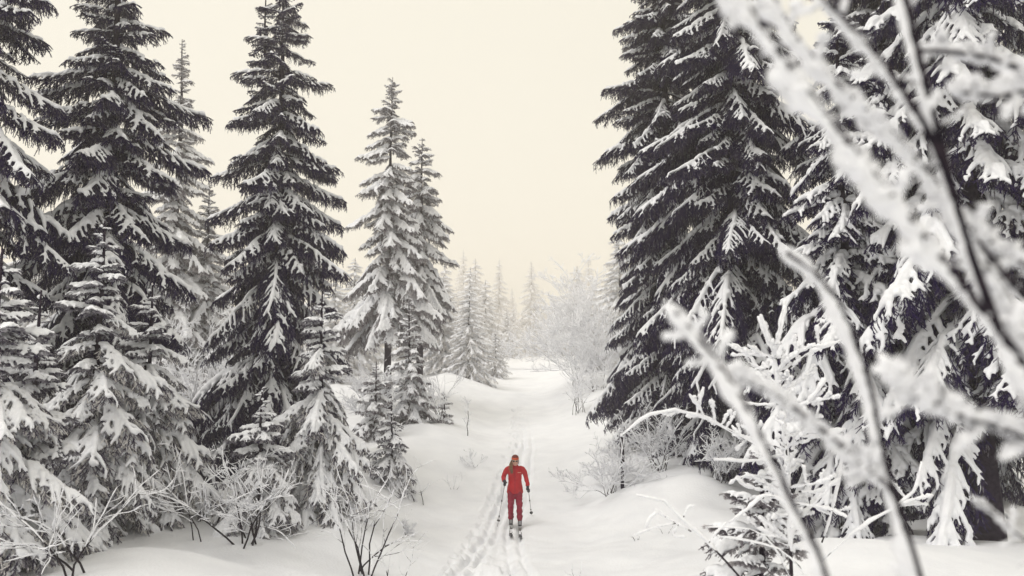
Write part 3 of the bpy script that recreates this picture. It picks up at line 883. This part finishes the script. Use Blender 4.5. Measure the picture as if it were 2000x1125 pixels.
# ------------------------------------------------------------------ out-of-focus shrub close to the camera
def near_shrub():
    rng = np.random.default_rng(61)
    bx, by = 1.35, 1.15
    zg = gz(bx, by)
    root = empty("rimed_shrub", (bx, by, zg), "large blurred frost crusted shrub branches close to the camera at right", "shrub")
    o0 = np.array([bx, by, zg])
    # waypoints (px, py), depth, radius of wood, frost thickness, frost start
    specs = [
        ("branch", [(1900, 1500), (1800, 1135), (1735, 930), (1690, 725), (1640, 600), (1600, 540), (1535, 492)], 1.28, .0080, .0085, .28),
        ("branch", [(1720, 1500), (1615, 1125), (1560, 1010), (1490, 860), (1440, 765), (1380, 680), (1312, 602)], 1.22, .0070, .0085, .42),
        ("branch", [(1745, 960), (1690, 910), (1600, 835), (1520, 775), (1460, 745), (1412, 722)], 1.27, .0050, .0120, .0),
        ("branch", [(2140, 1250), (2010, 800), (1960, 670), (1890, 480), (1850, 330), (1800, 140), (1755, -60)], 1.12, .0095, .0016, .6),
        ("branch", [(2120, 1000), (2000, 720), (1890, 570), (1770, 420), (1650, 270), (1555, 150), (1430, -30)], 1.05, .0070, .0125, .1),
        ("branch", [(1868, 390), (1830, 290), (1770, 190), (1700, 95), (1590, -20)], 1.10, .0065, .0060, .3),
        ("branch", [(2060, 640), (1930, 500), (1850, 385), (1740, 255), (1640, 170), (1560, 80), (1500, -20)], 1.20, .0055, .0125, .05),
        ("branch", [(2120, 150), (2000, 135), (1930, 112), (1840, 100), (1790, 100)], 1.25, .0050, .0100, .1),
        ("branch", [(2100, 175), (2000, 178), (1950, 188), (1880, 180)], 1.15, .0045, .0130, .0),
        ("branch", [(2150, 900), (2000, 850), (1900, 820), (1830, 790), (1772, 742)], 1.10, .0055, .0150, .0),
        ("branch", [(2080, 1110), (1990, 1045), (1945, 1005), (1910, 980)], 1.5, .0035, .0050, .0),
        ("branch", [(2110, 560), (2010, 520), (1930, 470), (1880, 430)], 1.2, .0050, .0150, .0),
        ("branch", [(2120, 830), (2030, 700), (1960, 560), (1905, 500)], 1.2, .0050, .0140, .0),
    ]
    for (nm, pts, Y, r, fr, c0) in specs:
        W = [np.array(at(a, b, Y)) - o0 for (a, b) in pts]
        if pts[0][1] > 1140:                       # runs down to the root
            W = [np.array([0, 0, -.05])] + W
            c0 = c0 + (1 - c0) * .30
        p = smooth_path(W, 40)
        wood = np.linspace(r * 1.15, r * .7, 40)
        o = put(bpy.data.objects.new(nm, Geo().tube(p, wood * rng.uniform(.9, 1.1, 40), 9).mesh(nm, [M_TWIG])), root)
        i0 = int(c0 * 39)
        n = 4 * (40 - i0)
        q = resample(p[i0:], n)
        lump = np.convolve(rng.uniform(.2, 1.5, n + 8), np.ones(5) / 5, 'valid')[:n]
        lump = lump * (1 + .6 * np.sin(np.linspace(0, rng.uniform(8, 16), n) + rng.uniform(0, 6)) * .6)
        ramp = np.clip(np.linspace(.25, 2.2, n), 0, 1) if c0 > 0 else np.ones(n)
        for c_ in range(int(n / 16)):                 # thick clumps where snow has caught
            m_ = rng.integers(0, n); lump = lump + rng.uniform(.5, 1.5) * np.exp(-((np.arange(n) - m_) / rng.uniform(1.5, 4)) ** 2)
        rr = r * .62 + fr * .74 * np.clip(lump, .15, 2.0) * ramp
        rr[-1] *= .6
        q[:, 2] += rr * .75
        q[:, 0] -= rr * .8
        q[:, 1] += rr * .6
        g = Geo().tube(q, rr, 12, rng=rng, jit=.22)
        # rime spikes
        ns = int(n * 1.5)
        idx = rng.integers(0, n, ns)
        d = norm(rng.normal(size=(ns, 3)) + np.array([-.9, 0, .8]))
        ln = rng.uniform(.2, .75, ns) * fr
        a = q[idx]; e = a + d * (rr[idx] + ln)[:, None]
        g.tube(np.stack([a, (a + e) / 2, e], 1), np.stack([rr[idx] * .5, rr[idx] * .42, rr[idx] * .12], 1), 5)
        put(bpy.data.objects.new("frost", g.mesh("frost", [M_RIME])), o)
        for c_ in range(4):                           # short side spurs
            m_ = rng.integers(i0 + 1, 39); b0 = p[m_]; tg = norm(p[m_] - p[m_ - 1])
            sg = 1 if c_ % 2 else -1
            dv = norm(tg * rng.uniform(.3, .8) + sg * np.array([-tg[2], .3, tg[0]]) * rng.uniform(.6, 1))
            add_stem(root, [(np.array([b0 + dv * u_ * rng.uniform(.03, .06) + rng.normal(0, .0008, 3) for u_ in np.linspace(0, 1, 7)]), r * .45, r * .3, 1)], rng, fr * .55, 0, 7, "spur")
near_shrub()

# ------------------------------------------------------------------ the skier
SKY, SKX = 17.3, 0.07
SKZ = float(G(SKX, SKY)) - .035

M_JACKET = noise_mat("jacket_red", (0.38, 0.010, 0.017), (0.46, 0.014, 0.023), 5, 0.7, 0.5, 16, 0.2, bdist=0.03)
M_PANTS = noise_mat("trouser_red", (0.21, 0.008, 0.030), (0.27, 0.011, 0.038), 5, 0.75, 0.5, 18, 0.2, bdist=0.03)
M_GLOVE = noise_mat("glove_dark", (0.012, 0.012, 0.022), (0.03, 0.03, 0.045), 30, 0.7, spec=0.3)
M_SKIN = noise_mat("skin", (0.50, 0.27, 0.20), (0.56, 0.31, 0.23), 12, 0.55, spec=0.3)
M_HAIR = noise_mat("hair", (0.12, 0.06, 0.03), (0.26, 0.15, 0.08), 40, 0.6, spec=0.3)
M_HAT = noise_mat("hat_brown_red", (0.10, 0.022, 0.018), (0.15, 0.03, 0.022), 60, 0.85, 0.4, 120, 0.1, bdist=0.004)
M_BAND = noise_mat("hat_band_orange", (0.50, 0.07, 0.03), (0.56, 0.09, 0.035), 60, 0.85, spec=0.1)
M_TRIM = noise_mat("pale_trim", (0.60, 0.50, 0.38), (0.66, 0.55, 0.42), 40, 0.8)
M_LENS = noise_mat("dark_lens", (0.008, 0.006, 0.008), (0.012, 0.01, 0.012), 5, 0.12, spec=0.6)
M_BOOT = noise_mat("boot_dark", (0.015, 0.015, 0.022), (0.03, 0.03, 0.04), 20, 0.55)
M_BOOTP = noise_mat("boot_pale", (0.45, 0.45, 0.47), (0.55, 0.55, 0.56), 20, 0.5)
M_SKI = noise_mat("ski_black", (0.012, 0.012, 0.015), (0.022, 0.02, 0.025), 8, 0.35, spec=0.5)
M_POLE = noise_mat("pole_metal", (0.28, 0.28, 0.29), (0.36, 0.36, 0.37), 20, 0.35, spec=0.5)
M_BLACK = noise_mat("plastic_black", (0.012, 0.012, 0.014), (0.02, 0.02, 0.024), 20, 0.5)

def loft(rings, sides=16, m=0, geo=None):
    """rings: (centre, a (x half width), b (y half depth)[, axis]) closed loft; rings are horizontal unless axis is given"""
    g = geo or Geo()
    ang = np.arange(sides) / sides * 2 * np.pi
    V = []
    for rg in rings:
        c, a, b = np.array(rg[0], float), rg[1], rg[2]
        T = norm(np.array(rg[3], float)) if len(rg) > 3 else np.array([0, 0, 1.])
        S = norm(np.array([1., 0, 0]) - T * T[0]); N = np.cross(T, S)
        V.append(c + np.cos(ang)[:, None] * a * S + np.sin(ang)[:, None] * b * N)
    k = len(rings)
    V = np.concatenate(V + [[np.array(rings[0][0], float)], [np.array(rings[-1][0], float)]])
    i = np.arange(k - 1)[:, None] * sides; j = np.arange(sides)[None]; j2 = (j + 1) % sides
    q = np.stack([i + j, i + j2, i + sides + j2, i + sides + j], -1).reshape(-1, 4)
    jj = np.arange(sides); jn = (jj + 1) % sides; b0 = (k - 1) * sides
    t = np.concatenate([np.stack([np.full(sides, k * sides), jn, jj], -1), np.stack([np.full(sides, k * sides + 1), b0 + jj, b0 + jn], -1)])
    return g.add(V, q, t, m=m)

def limb(geo, pts, rad, sides=12, k=14):
    P = smooth_path([np.array(p, float) for p in pts], k)
    R = np.interp(np.linspace(0, 1, k), np.linspace(0, 1, len(rad)), rad)
    R[0] *= .7; R[-1] *= .7
    geo.tube(P, R, sides)

# joints, metres, skier faces -Y (towards the camera); her right hand is at -X
HIP_R, HIP_L = (-.085, .02, .86), (.085, .02, .86)
KNEE_R, KNEE_L = (-.10, -.045, .50), (.105, -.06, .49)
ANK_R, ANK_L = (-.095, .03, .15), (.115, -.09, .13)
SH_R, SH_L = (-.158, .0, 1.350), (.158, .0, 1.350)
EL_R, EL_L = (-.268, .04, 1.14), (.262, .05, 1.12)
WR_R, WR_L = (-.250, -.15, 1.075), (.305, -.03, .93)
HEAD = np.array([0.005, -.05, 1.545])

def skier():
    root = empty("person", (SKX, SKY, SKZ), "skier in red jacket and dark red trousers walking towards the camera", "person")
    # ---- body (one continuous skin surface under the clothes)
    g = Geo()
    loft([((0, .02, .80), .12, .08), ((0, .02, .90), .135, .09), ((0, .01, 1.05), .115, .08), ((0, .01, 1.22), .13, .09), ((0, .01, 1.36), .13, .075), ((0, 0, 1.42), .06, .055)], 14, geo=g)
    limb(g, [(0, .0, 1.38), (0, -.02, 1.46), (0, -.035, 1.52)], [.055, .05, .05])
    c = HEAD
    loft([(c + (0, -.035, -.118), .03, .03), (c + (0, -.03, -.105), .046, .05), (c + (0, -.02, -.07), .062, .075), (c + (0, -.01, -.02), .071, .088), (c + (0, 0, .03), .074, .095), (c + (0, .005, .075), .066, .085), (c + (0, .005, .108), .04, .05), (c + (0, .005, .118), .012, .015)], 16, geo=g)
    limb(g, [c + (0, -.095, .012), c + (0, -.108, -.01), c + (0, -.116, -.028)], [.010, .013, .014], 8, 6)      # nose
    limb(g, [c + (-.022, -.088, -.062), c + (0, -.096, -.06), c + (.022, -.088, -.062)], [.006, .008, .006], 8, 6)   # lips
    for s in (-1, 1):
        limb(g, [c + (s * .074, .0, .02), c + (s * .080, .005, .0), c + (s * .074, .0, -.025)], [.012, .014, .010], 8, 6)
    for s, SH, EL, WR in ((-1, SH_R, EL_R, WR_R), (1, SH_L, EL_L, WR_L)):
        limb(g, [SH, EL, WR], [.042, .036, .026])
    for HP, KN, AN in ((HIP_R, KNEE_R, ANK_R), (HIP_L, KNEE_L, ANK_L)):
        limb(g, [HP, KN, AN, (AN[0], AN[1] - .02, .06)], [.07, .05, .034, .034])
    body = put(bpy.data.objects.new("body", remeshed(g.mesh("b", []), .011, 2, "body", [M_SKIN])), root)
    # ---- jacket
    g = Geo()
    loft([((0, .015, .775), .190, .120), ((0, .015, .80), .196, .126), ((0, .015, .88), .190, .124), ((0, .01, .98), .166, .110), ((0, .01, 1.06), .155, .105), ((0, .0, 1.16), .163, .115), ((0, .0, 1.26), .172, .118), ((0, .0, 1.33), .172, .105), ((0, .0, 1.375), .135, .085), ((0, -.01, 1.415), .078, .068), ((0, -.02, 1.46), .064, .066)], 22, geo=g)
    limb(g, [(-.09, .0, 1.365), SH_R, (-.228, .03, 1.25), EL_R, (-.268, -.06, 1.10), WR_R], [.05, .060, .060, .056, .051, .045], 14, 20)
    limb(g, [(.09, .0, 1.365), SH_L, (.226, .03, 1.26), EL_L, (.29, .01, 1.02), WR_L], [.05, .060, .060, .055, .051, .045], 14, 20)
    jk = put(bpy.data.objects.new("jacket", folds(remeshed(g.mesh("j", []), .010, 3, "jacket", [M_JACKET]), .006, 3)), root)
    # zip, hem cord, chest mark, collar
    zp = np.array([[0, -.085, 1.455], [0, -.108, 1.36], [0, -.126, 1.26], [0, -.124, 1.16], [0, -.105, 1.04], [0, -.12, .92], [0, -.119, .80]])
    zp[:, 1] -= .004
    put(bpy.data.objects.new("zip", Geo().tube(smooth_path(list(zp), 16), np.full(16, .005), 6).mesh("zip", [M_PANTS])), jk)
    g = Geo()
    for i, w in enumerate((.008, .012, .007, .011, .009, .008)):
        x0 = .065 + i * .0135
        V = np.array([[x0, -.1175 + .06 * (x0 - .06) - .008, 1.268], [x0 + w, -.1175 + .06 * (x0 + w - .06) - .008, 1.268], [x0 + w, -.1165 + .06 * (x0 + w - .06) - .008, 1.277], [x0, -.1165 + .06 * (x0 - .06) - .008, 1.277]])
        V2 = V + (0, .006, 0)
        g.add(np.concatenate([V, V2]), [[0, 1, 2, 3], [7, 6, 5, 4], [0, 4, 5, 1], [1, 5, 6, 2], [2, 6, 7, 3], [3, 7, 4, 0]])
    put(bpy.data.objects.new("chest_mark", g.mesh("chest_mark", [M_TRIM], False)), jk)
    # ---- trousers
    g = Geo()
    loft([((0, .02, .72), .10, .09), ((0, .02, .78), .170, .108), ((0, .02, .88), .168, .108), ((0, .015, .96), .150, .10)], 18, geo=g)
    for s, HP, KN, AN in ((-1, HIP_R, KNEE_R, ANK_R), (1, HIP_L, KNEE_L, ANK_L)):
        limb(g, [(HP[0], HP[1], .86), (HP[0] * 1.02, -.01, .70), KN, ((KN[0] + AN[0]) / 2, (KN[1] + AN[1]) / 2, .32), (AN[0], AN[1], AN[2] + .02)], [.100, .092, .073, .066, .070], 14, 22)
    put(bpy.data.objects.new("trousers", folds(remeshed(g.mesh("t", []), .010, 3, "trousers", [M_PANTS]), .008, 9)), root)
    # ---- gloves with five fingers closed on the pole grips
    for s, WR, EL, grip in ((-1, WR_R, EL_R, GRIP_R), (1, WR_L, EL_L, GRIP_L)):
        WR = np.array(WR); gp = np.array(grip[0]); ax = norm(np.array(grip[1]) - gp)      # pole axis, pointing down
        hd = norm(gp - WR)
        sidev = norm(np.cross(ax, hd))                           # across the hand
        g = Geo()
        limb(g, [WR + (WR - np.array(EL)) * -.10, WR, WR + hd * .02], [.040, .038, .034], 12, 8)      # cuff
        palm = gp + sidev * s * .022
        limb(g, [WR, WR + (palm - WR) * .6 - ax * .005, palm], [.032, .038, .036], 12, 8)
        for f in range(4):
            o = ax * (-.030 + .021 * f)
            k0 = palm + o + sidev * s * .004 + hd * .012
            k1 = gp + o + hd * .036
            k2 = gp + o + hd * .012 - sidev * s * .028
            k3 = gp + o - hd * .014 - sidev * s * .016
            limb(g, [k0, k1, k2, k3], [.0125, .012, .0115, .010 - .001 * (f == 3)], 8, 10)
        th0 = palm - ax * .03 - hd * .02; th1 = gp - ax * .036 - sidev * s * .012 - hd * .012; th2 = gp - ax * .030 - sidev * s * .03 + hd * .012
        limb(g, [th0, th1, th2], [.014, .013, .011], 8, 8)
        put(bpy.data.objects.new("glove", remeshed(g.mesh("g", []), .005, 1, "glove", [M_GLOVE])), root)
    # ---- hat with band, glasses, hair
    h = Geo()
    loft([(c + (0, -.002, .045), .082, .104), (c + (0, 0, .07), .082, .103), (c + (0, .004, .10), .070, .088), (c + (0, .006, .122), .045, .058), (c + (0, .006, .132), .014, .018)], 20, geo=h)
    hat = put(bpy.data.objects.new("hat", h.mesh("hat", [M_HAT])), root)
    h = Geo()
    loft([(c + (0, -.004, .022), .083, .1055), (c + (0, -.004, .045), .0850, .108), (c + (0, -.002, .072), .0845, .106)], 20, geo=h)
    bd = put(bpy.data.objects.new("hat_band", h.mesh("hat_band", [M_BAND])), hat)
    h = Geo(); a = np.linspace(0, 2 * np.pi, 25)
    P = np.stack([c[0] + .0845 * np.cos(a), c[1] - .004 + .107 * np.sin(a), np.full(25, c[2] + .019)], 1)
    h.tube(P, np.full(25, .0048), 6)
    put(bpy.data.objects.new("hat_trim", h.mesh("hat_trim", [M_TRIM])), hat)
    g = Geo()
    for s in (-1, 1):
        P = np.array([[c[0] + s * x, c[1] - y, c[2] - .004] for x, y in ((.008, .103), (.022, .102), (.040, .095), (.056, .082))])
        g.tube(P, [.012, .017, .017, .010], 10)
        g.tube(np.array([[c[0] + s * .056, c[1] - .082, c[2]], [c[0] + s * .074, c[1] - .045, c[2] + .004], [c[0] + s * .079, c[1] + .01, c[2] + .006]]), [.005, .004, .004], 6)
    g.tube(np.array([[c[0] - .01, c[1] - .104, c[2]], [c[0], c[1] - .106, c[2] + .002], [c[0] + .01, c[1] - .104, c[2]]]), [.004, .004, .004], 6)
    put(bpy.data.objects.new("sunglasses", g.mesh("sunglasses", [M_LENS])), root)
    g = Geo(); rng = np.random.default_rng(9)
    for i in range(38):                                          # pony tail over her right shoulder
        o = rng.normal(0, 1, 3) * (.013, .012, .004)
        P = smooth_path([c + (-.06, .03, -.01) + o, c + (-.085, -.005, -.06) + o, c + (-.095, -.075, -.13) + o * 1.5, c + (-.085 + rng.normal(0, .012), -.115, -.22) + o * 1.4, c + (-.08 + rng.normal(0, .016), -.122, -.24 - rng.random() * .05) + o], 9)
        g.tube(P, np.array([.006, .007, .008, .008, .007, .007, .006, .005, .002]), 5)
    for i in range(60):                                          # hair below the hat, sides and nape
        a = rng.uniform(-.35, math.pi + .35)
        b0 = c + (.078 * math.cos(a), .092 * math.sin(a), .03)
        e = c + (.074 * math.cos(a) - (.02 if math.cos(a) < 0 else 0), .085 * math.sin(a) + .01, -.06 - rng.random() * .03)
        g.tube(smooth_path([b0, (b0 + e) / 2 * (1, 1, 1) + (0, .004, 0), e], 6), np.array([.007, .009, .010, .009, .008, .004]), 5)
    put(bpy.data.objects.new("hair", g.mesh("hair", [M_HAIR])), root)
    # ---- boots
    for AN in (ANK_R, ANK_L):
        x, y, z = AN; z0 = .035
        g = Geo()
        loft([((x, y, z0 + .012), .044, .10), ((x, y - .01, z0 + .05), .047, .11)], 14, geo=g)
        loft([((x, y - .11, z0 + .03), .030, .02, (0, -1, .1)), ((x, y - .16, z0 + .035), .042, .028, (0, -1, 0)), ((x, y - .10, z0 + .045), .046, .04, (0, 1, 0)), ((x, y, z0 + .06), .047, .055, (0, 1, 0)), ((x, y + .07, z0 + .055), .042, .05, (0, 1, 0)), ((x, y + .10, z0 + .05), .02, .03, (0, 1, 0))], 14, geo=g)
        loft([((x, y + .03, z0 + .03), .048, .07), ((x, y + .02, z0 + .12), .050, .062), ((x, y + .02, z0 + .19), .056, .062)], 14, geo=g)
        bt = put(bpy.data.objects.new("boot", remeshed(g.mesh("bt", []), .007, 1, "boot", [M_BOOT])), root)
        g = Geo()
        for j in range(4):
            yy = y - .125 + .022 * j; zz = z0 + .070 + .016 * j
            g.tube(np.array([[x - .030, yy + .004, zz - .006], [x, yy - .006, zz + .008], [x + .030, yy + .004, zz - .006]]), [.006, .007, .006], 6)
        g.tube(np.array([[x - .05, y - .06, z0 + .02], [x - .03, y - .145, z0 + .022], [x, y - .165, z0 + .022], [x + .03, y - .145, z0 + .022], [x + .05, y - .06, z0 + .02]]), np.full(5, .010), 6)
        put(bpy.data.objects.new("laces", g.mesh("laces", [M_BOOTP])), bt)
    return root

def folds(me, amp, seed):
    """cloth creases pushed into the surface"""
    n = len(me.vertices)
    V = np.empty(n * 3, np.float32); me.vertices.foreach_get("co", V); V = V.reshape(-1, 3)
    N = np.empty(n * 3, np.float32); me.vertices.foreach_get("normal", N); N = N.reshape(-1, 3)
    r = np.random.default_rng(seed); d = np.zeros(n)
    for i in range(14):
        k = norm(r.normal(size=3) * (1, .8, 1.6)) * 2 * np.pi / r.uniform(.06, .20)
        d += np.sin(V @ k + r.uniform(0, 6.28) + 1.2 * np.sin(V[:, 2] * 9 + i))
    V = V + N * (amp * d / math.sqrt(14) * .8)[:, None]
    me.vertices.foreach_set("co", V.astype(np.float32).ravel()); me.update()
    return me

def ground_local(x, y):
    return gz(SKX + x, SKY + y) - SKZ
TIP_R = (-.415, .06, ground_local(-.415, .06) - .05)
TIP_L = (.42, 1.0, ground_local(.42, 1.0) - .05)
GRIP_R = (np.array(WR_R) + (.012, -.055, -.035), TIP_R)
GRIP_L = (np.array(WR_L) + (.012, -.03, -.075), TIP_L)

def pole(label, grip):
    a = np.array(grip[0], float); b = np.array(grip[1], float); d = norm(b - a); L = np.linalg.norm(b - a)
    root = empty("ski_pole", (SKX + b[0], SKY + b[1], SKZ + b[2]), label, "ski pole", "the skier's poles")
    o0 = b
    def seg(t0, t1, r0, r1, name, mat, k=4, par=root, sides=8):
        P = np.array([a + d * (t0 + (t1 - t0) * u) for u in np.linspace(0, 1, k)]) - o0
        return put(bpy.data.objects.new(name, Geo().tube(P, np.linspace(r0, r1, k), sides).mesh(name, [mat])), par)
    seg(-.05, .07, .015, .014, "grip", M_BLACK)
    sh = seg(.07, L, .0085, .0065, "shaft", M_POLE)
    for t in (L * .40, L * .76):
        seg(t - .022, t + .022, .016, .014, "clamp", M_BLACK, par=sh)
    seg(L - .17, L - .155, .034, .040, "basket", M_BLACK, par=sh, sides=12)
    th = np.linspace(0, 2 * np.pi, 13)
    side = norm(np.cross(d, [0, 0, 1.])); up = np.cross(side, d)
    P = np.array([a - d * .04 + side * .03 * math.cos(t) + up * .045 * (math.sin(t) - 1) * .8 for t in th]) - o0
    put(bpy.data.objects.new("strap", Geo().tube(P, np.full(13, .004), 5).mesh("strap", [M_BLACK])), root)

def ski(label, AN):
    x, y, _ = AN
    n = 40
    ly = np.linspace(.80, -1.02, n)                            # tail to tip (tip towards the camera)
    w = np.interp(ly, [-1.02, -.98, -.90, -.2, .6, .80], [.012, .030, .042, .033, .036, .030])
    tipz = np.where(ly < -.70, .85 * (-.70 - ly) ** 1.6, 0)
    cz = -.042 + tipz
    V = []
    for i in range(n):
        for (sx, dz_) in ((-1, 0), (1, 0), (1, .014), (-1, .014)):
            V.append((sx * w[i], ly[i], cz[i] + dz_))
    V = np.array(V)
    i = np.arange(n - 1)[:, None] * 4; j = np.arange(4)[None]; j2 = (j + 1) % 4
    q = np.stack([i + j, i + j2, i + 4 + j2, i + 4 + j], -1).reshape(-1, 4)
    caps = np.array([[3, 2, 1, 0], [4 * n - 4, 4 * n - 3, 4 * n - 2, 4 * n - 1]])
    root = empty("ski", (SKX + x, SKY + y, SKZ), label, "ski", "the skier's skis")
    g = Geo(); g.add(V, q, caps)
    b = put(bpy.data.objects.new("blade", g.mesh("blade", [M_SKI], False)), root)
    g = Geo()
    loft([((0, -.02, .026), .030, .14), ((0, -.02, .046), .028, .13)], 12, geo=g)
    put(bpy.data.objects.new("binding", g.mesh("binding", [M_BOOTP])), root)
    # snow lying on the front of the ski
    g = Geo(); rng = np.random.default_rng(int(abs(x) * 1000))
    P = np.array([[rng.normal(0, .006), yy, -.012] for yy in np.linspace(-.78, -.25, 9)])
    g.tube(P, np.array([.004, .016, .022, .020, .024, .022, .018, .018, .006]), 8, flat=.55, rng=rng, jit=.1)
    put(bpy.data.objects.new("snow", g.mesh("snow", [M_SNOW])), b)

skier()
pole("ski pole in the skier's bent right hand, on the picture's left", GRIP_R)
pole("ski pole in the skier's lowered left hand, on the picture's right", GRIP_L)
ski("narrow black ski under the skier's rear foot on the picture's left", ANK_R)
ski("narrow black ski under the skier's leading foot on the picture's right", ANK_L)

# ------------------------------------------------------------------ haze: closed box of even air round everything
def haze():
    x0, x1, y0, y1, z0, z1 = -170, 170, -14, 330, -3.0, 40.0
    V = [(x0, y0, z0), (x1, y0, z0), (x1, y1, z0), (x0, y1, z0), (x0, y0, z1), (x1, y0, z1), (x1, y1, z1), (x0, y1, z1)]
    f = np.array([[0, 3, 2, 1], [4, 5, 6, 7], [0, 1, 5, 4], [1, 2, 6, 5], [2, 3, 7, 6], [3, 0, 4, 7]])
    m = bpy.data.materials.new("haze"); m.use_nodes = True
    t = m.node_tree; t.nodes.clear()
    v = t.nodes.new("ShaderNodeVolumePrincipled"); o = t.nodes.new("ShaderNodeOutputMaterial")
    v.inputs["Color"].default_value = (1.0, 0.96, 0.91, 1)
    v.inputs["Density"].default_value = 0.0034
    v.inputs["Anisotropy"].default_value = 0.7
    t.links.new(v.outputs[0], o.inputs["Volume"])
    me = mk_mesh("haze", V, [(f, 0)], [m], smooth=False)
    ob = put(bpy.data.objects.new("haze", me)); ob["kind"] = "stuff"
    ob["label"] = "pale winter fog between the trees"
haze()
print("BOUGHS", NB[0], "OBJECTS", len(bpy.data.objects))
tot = 0
for m_ in bpy.data.meshes:
    if m_.users: tot += len(m_.loops) - 2 * len(m_.polygons)
print("TRIS", tot)
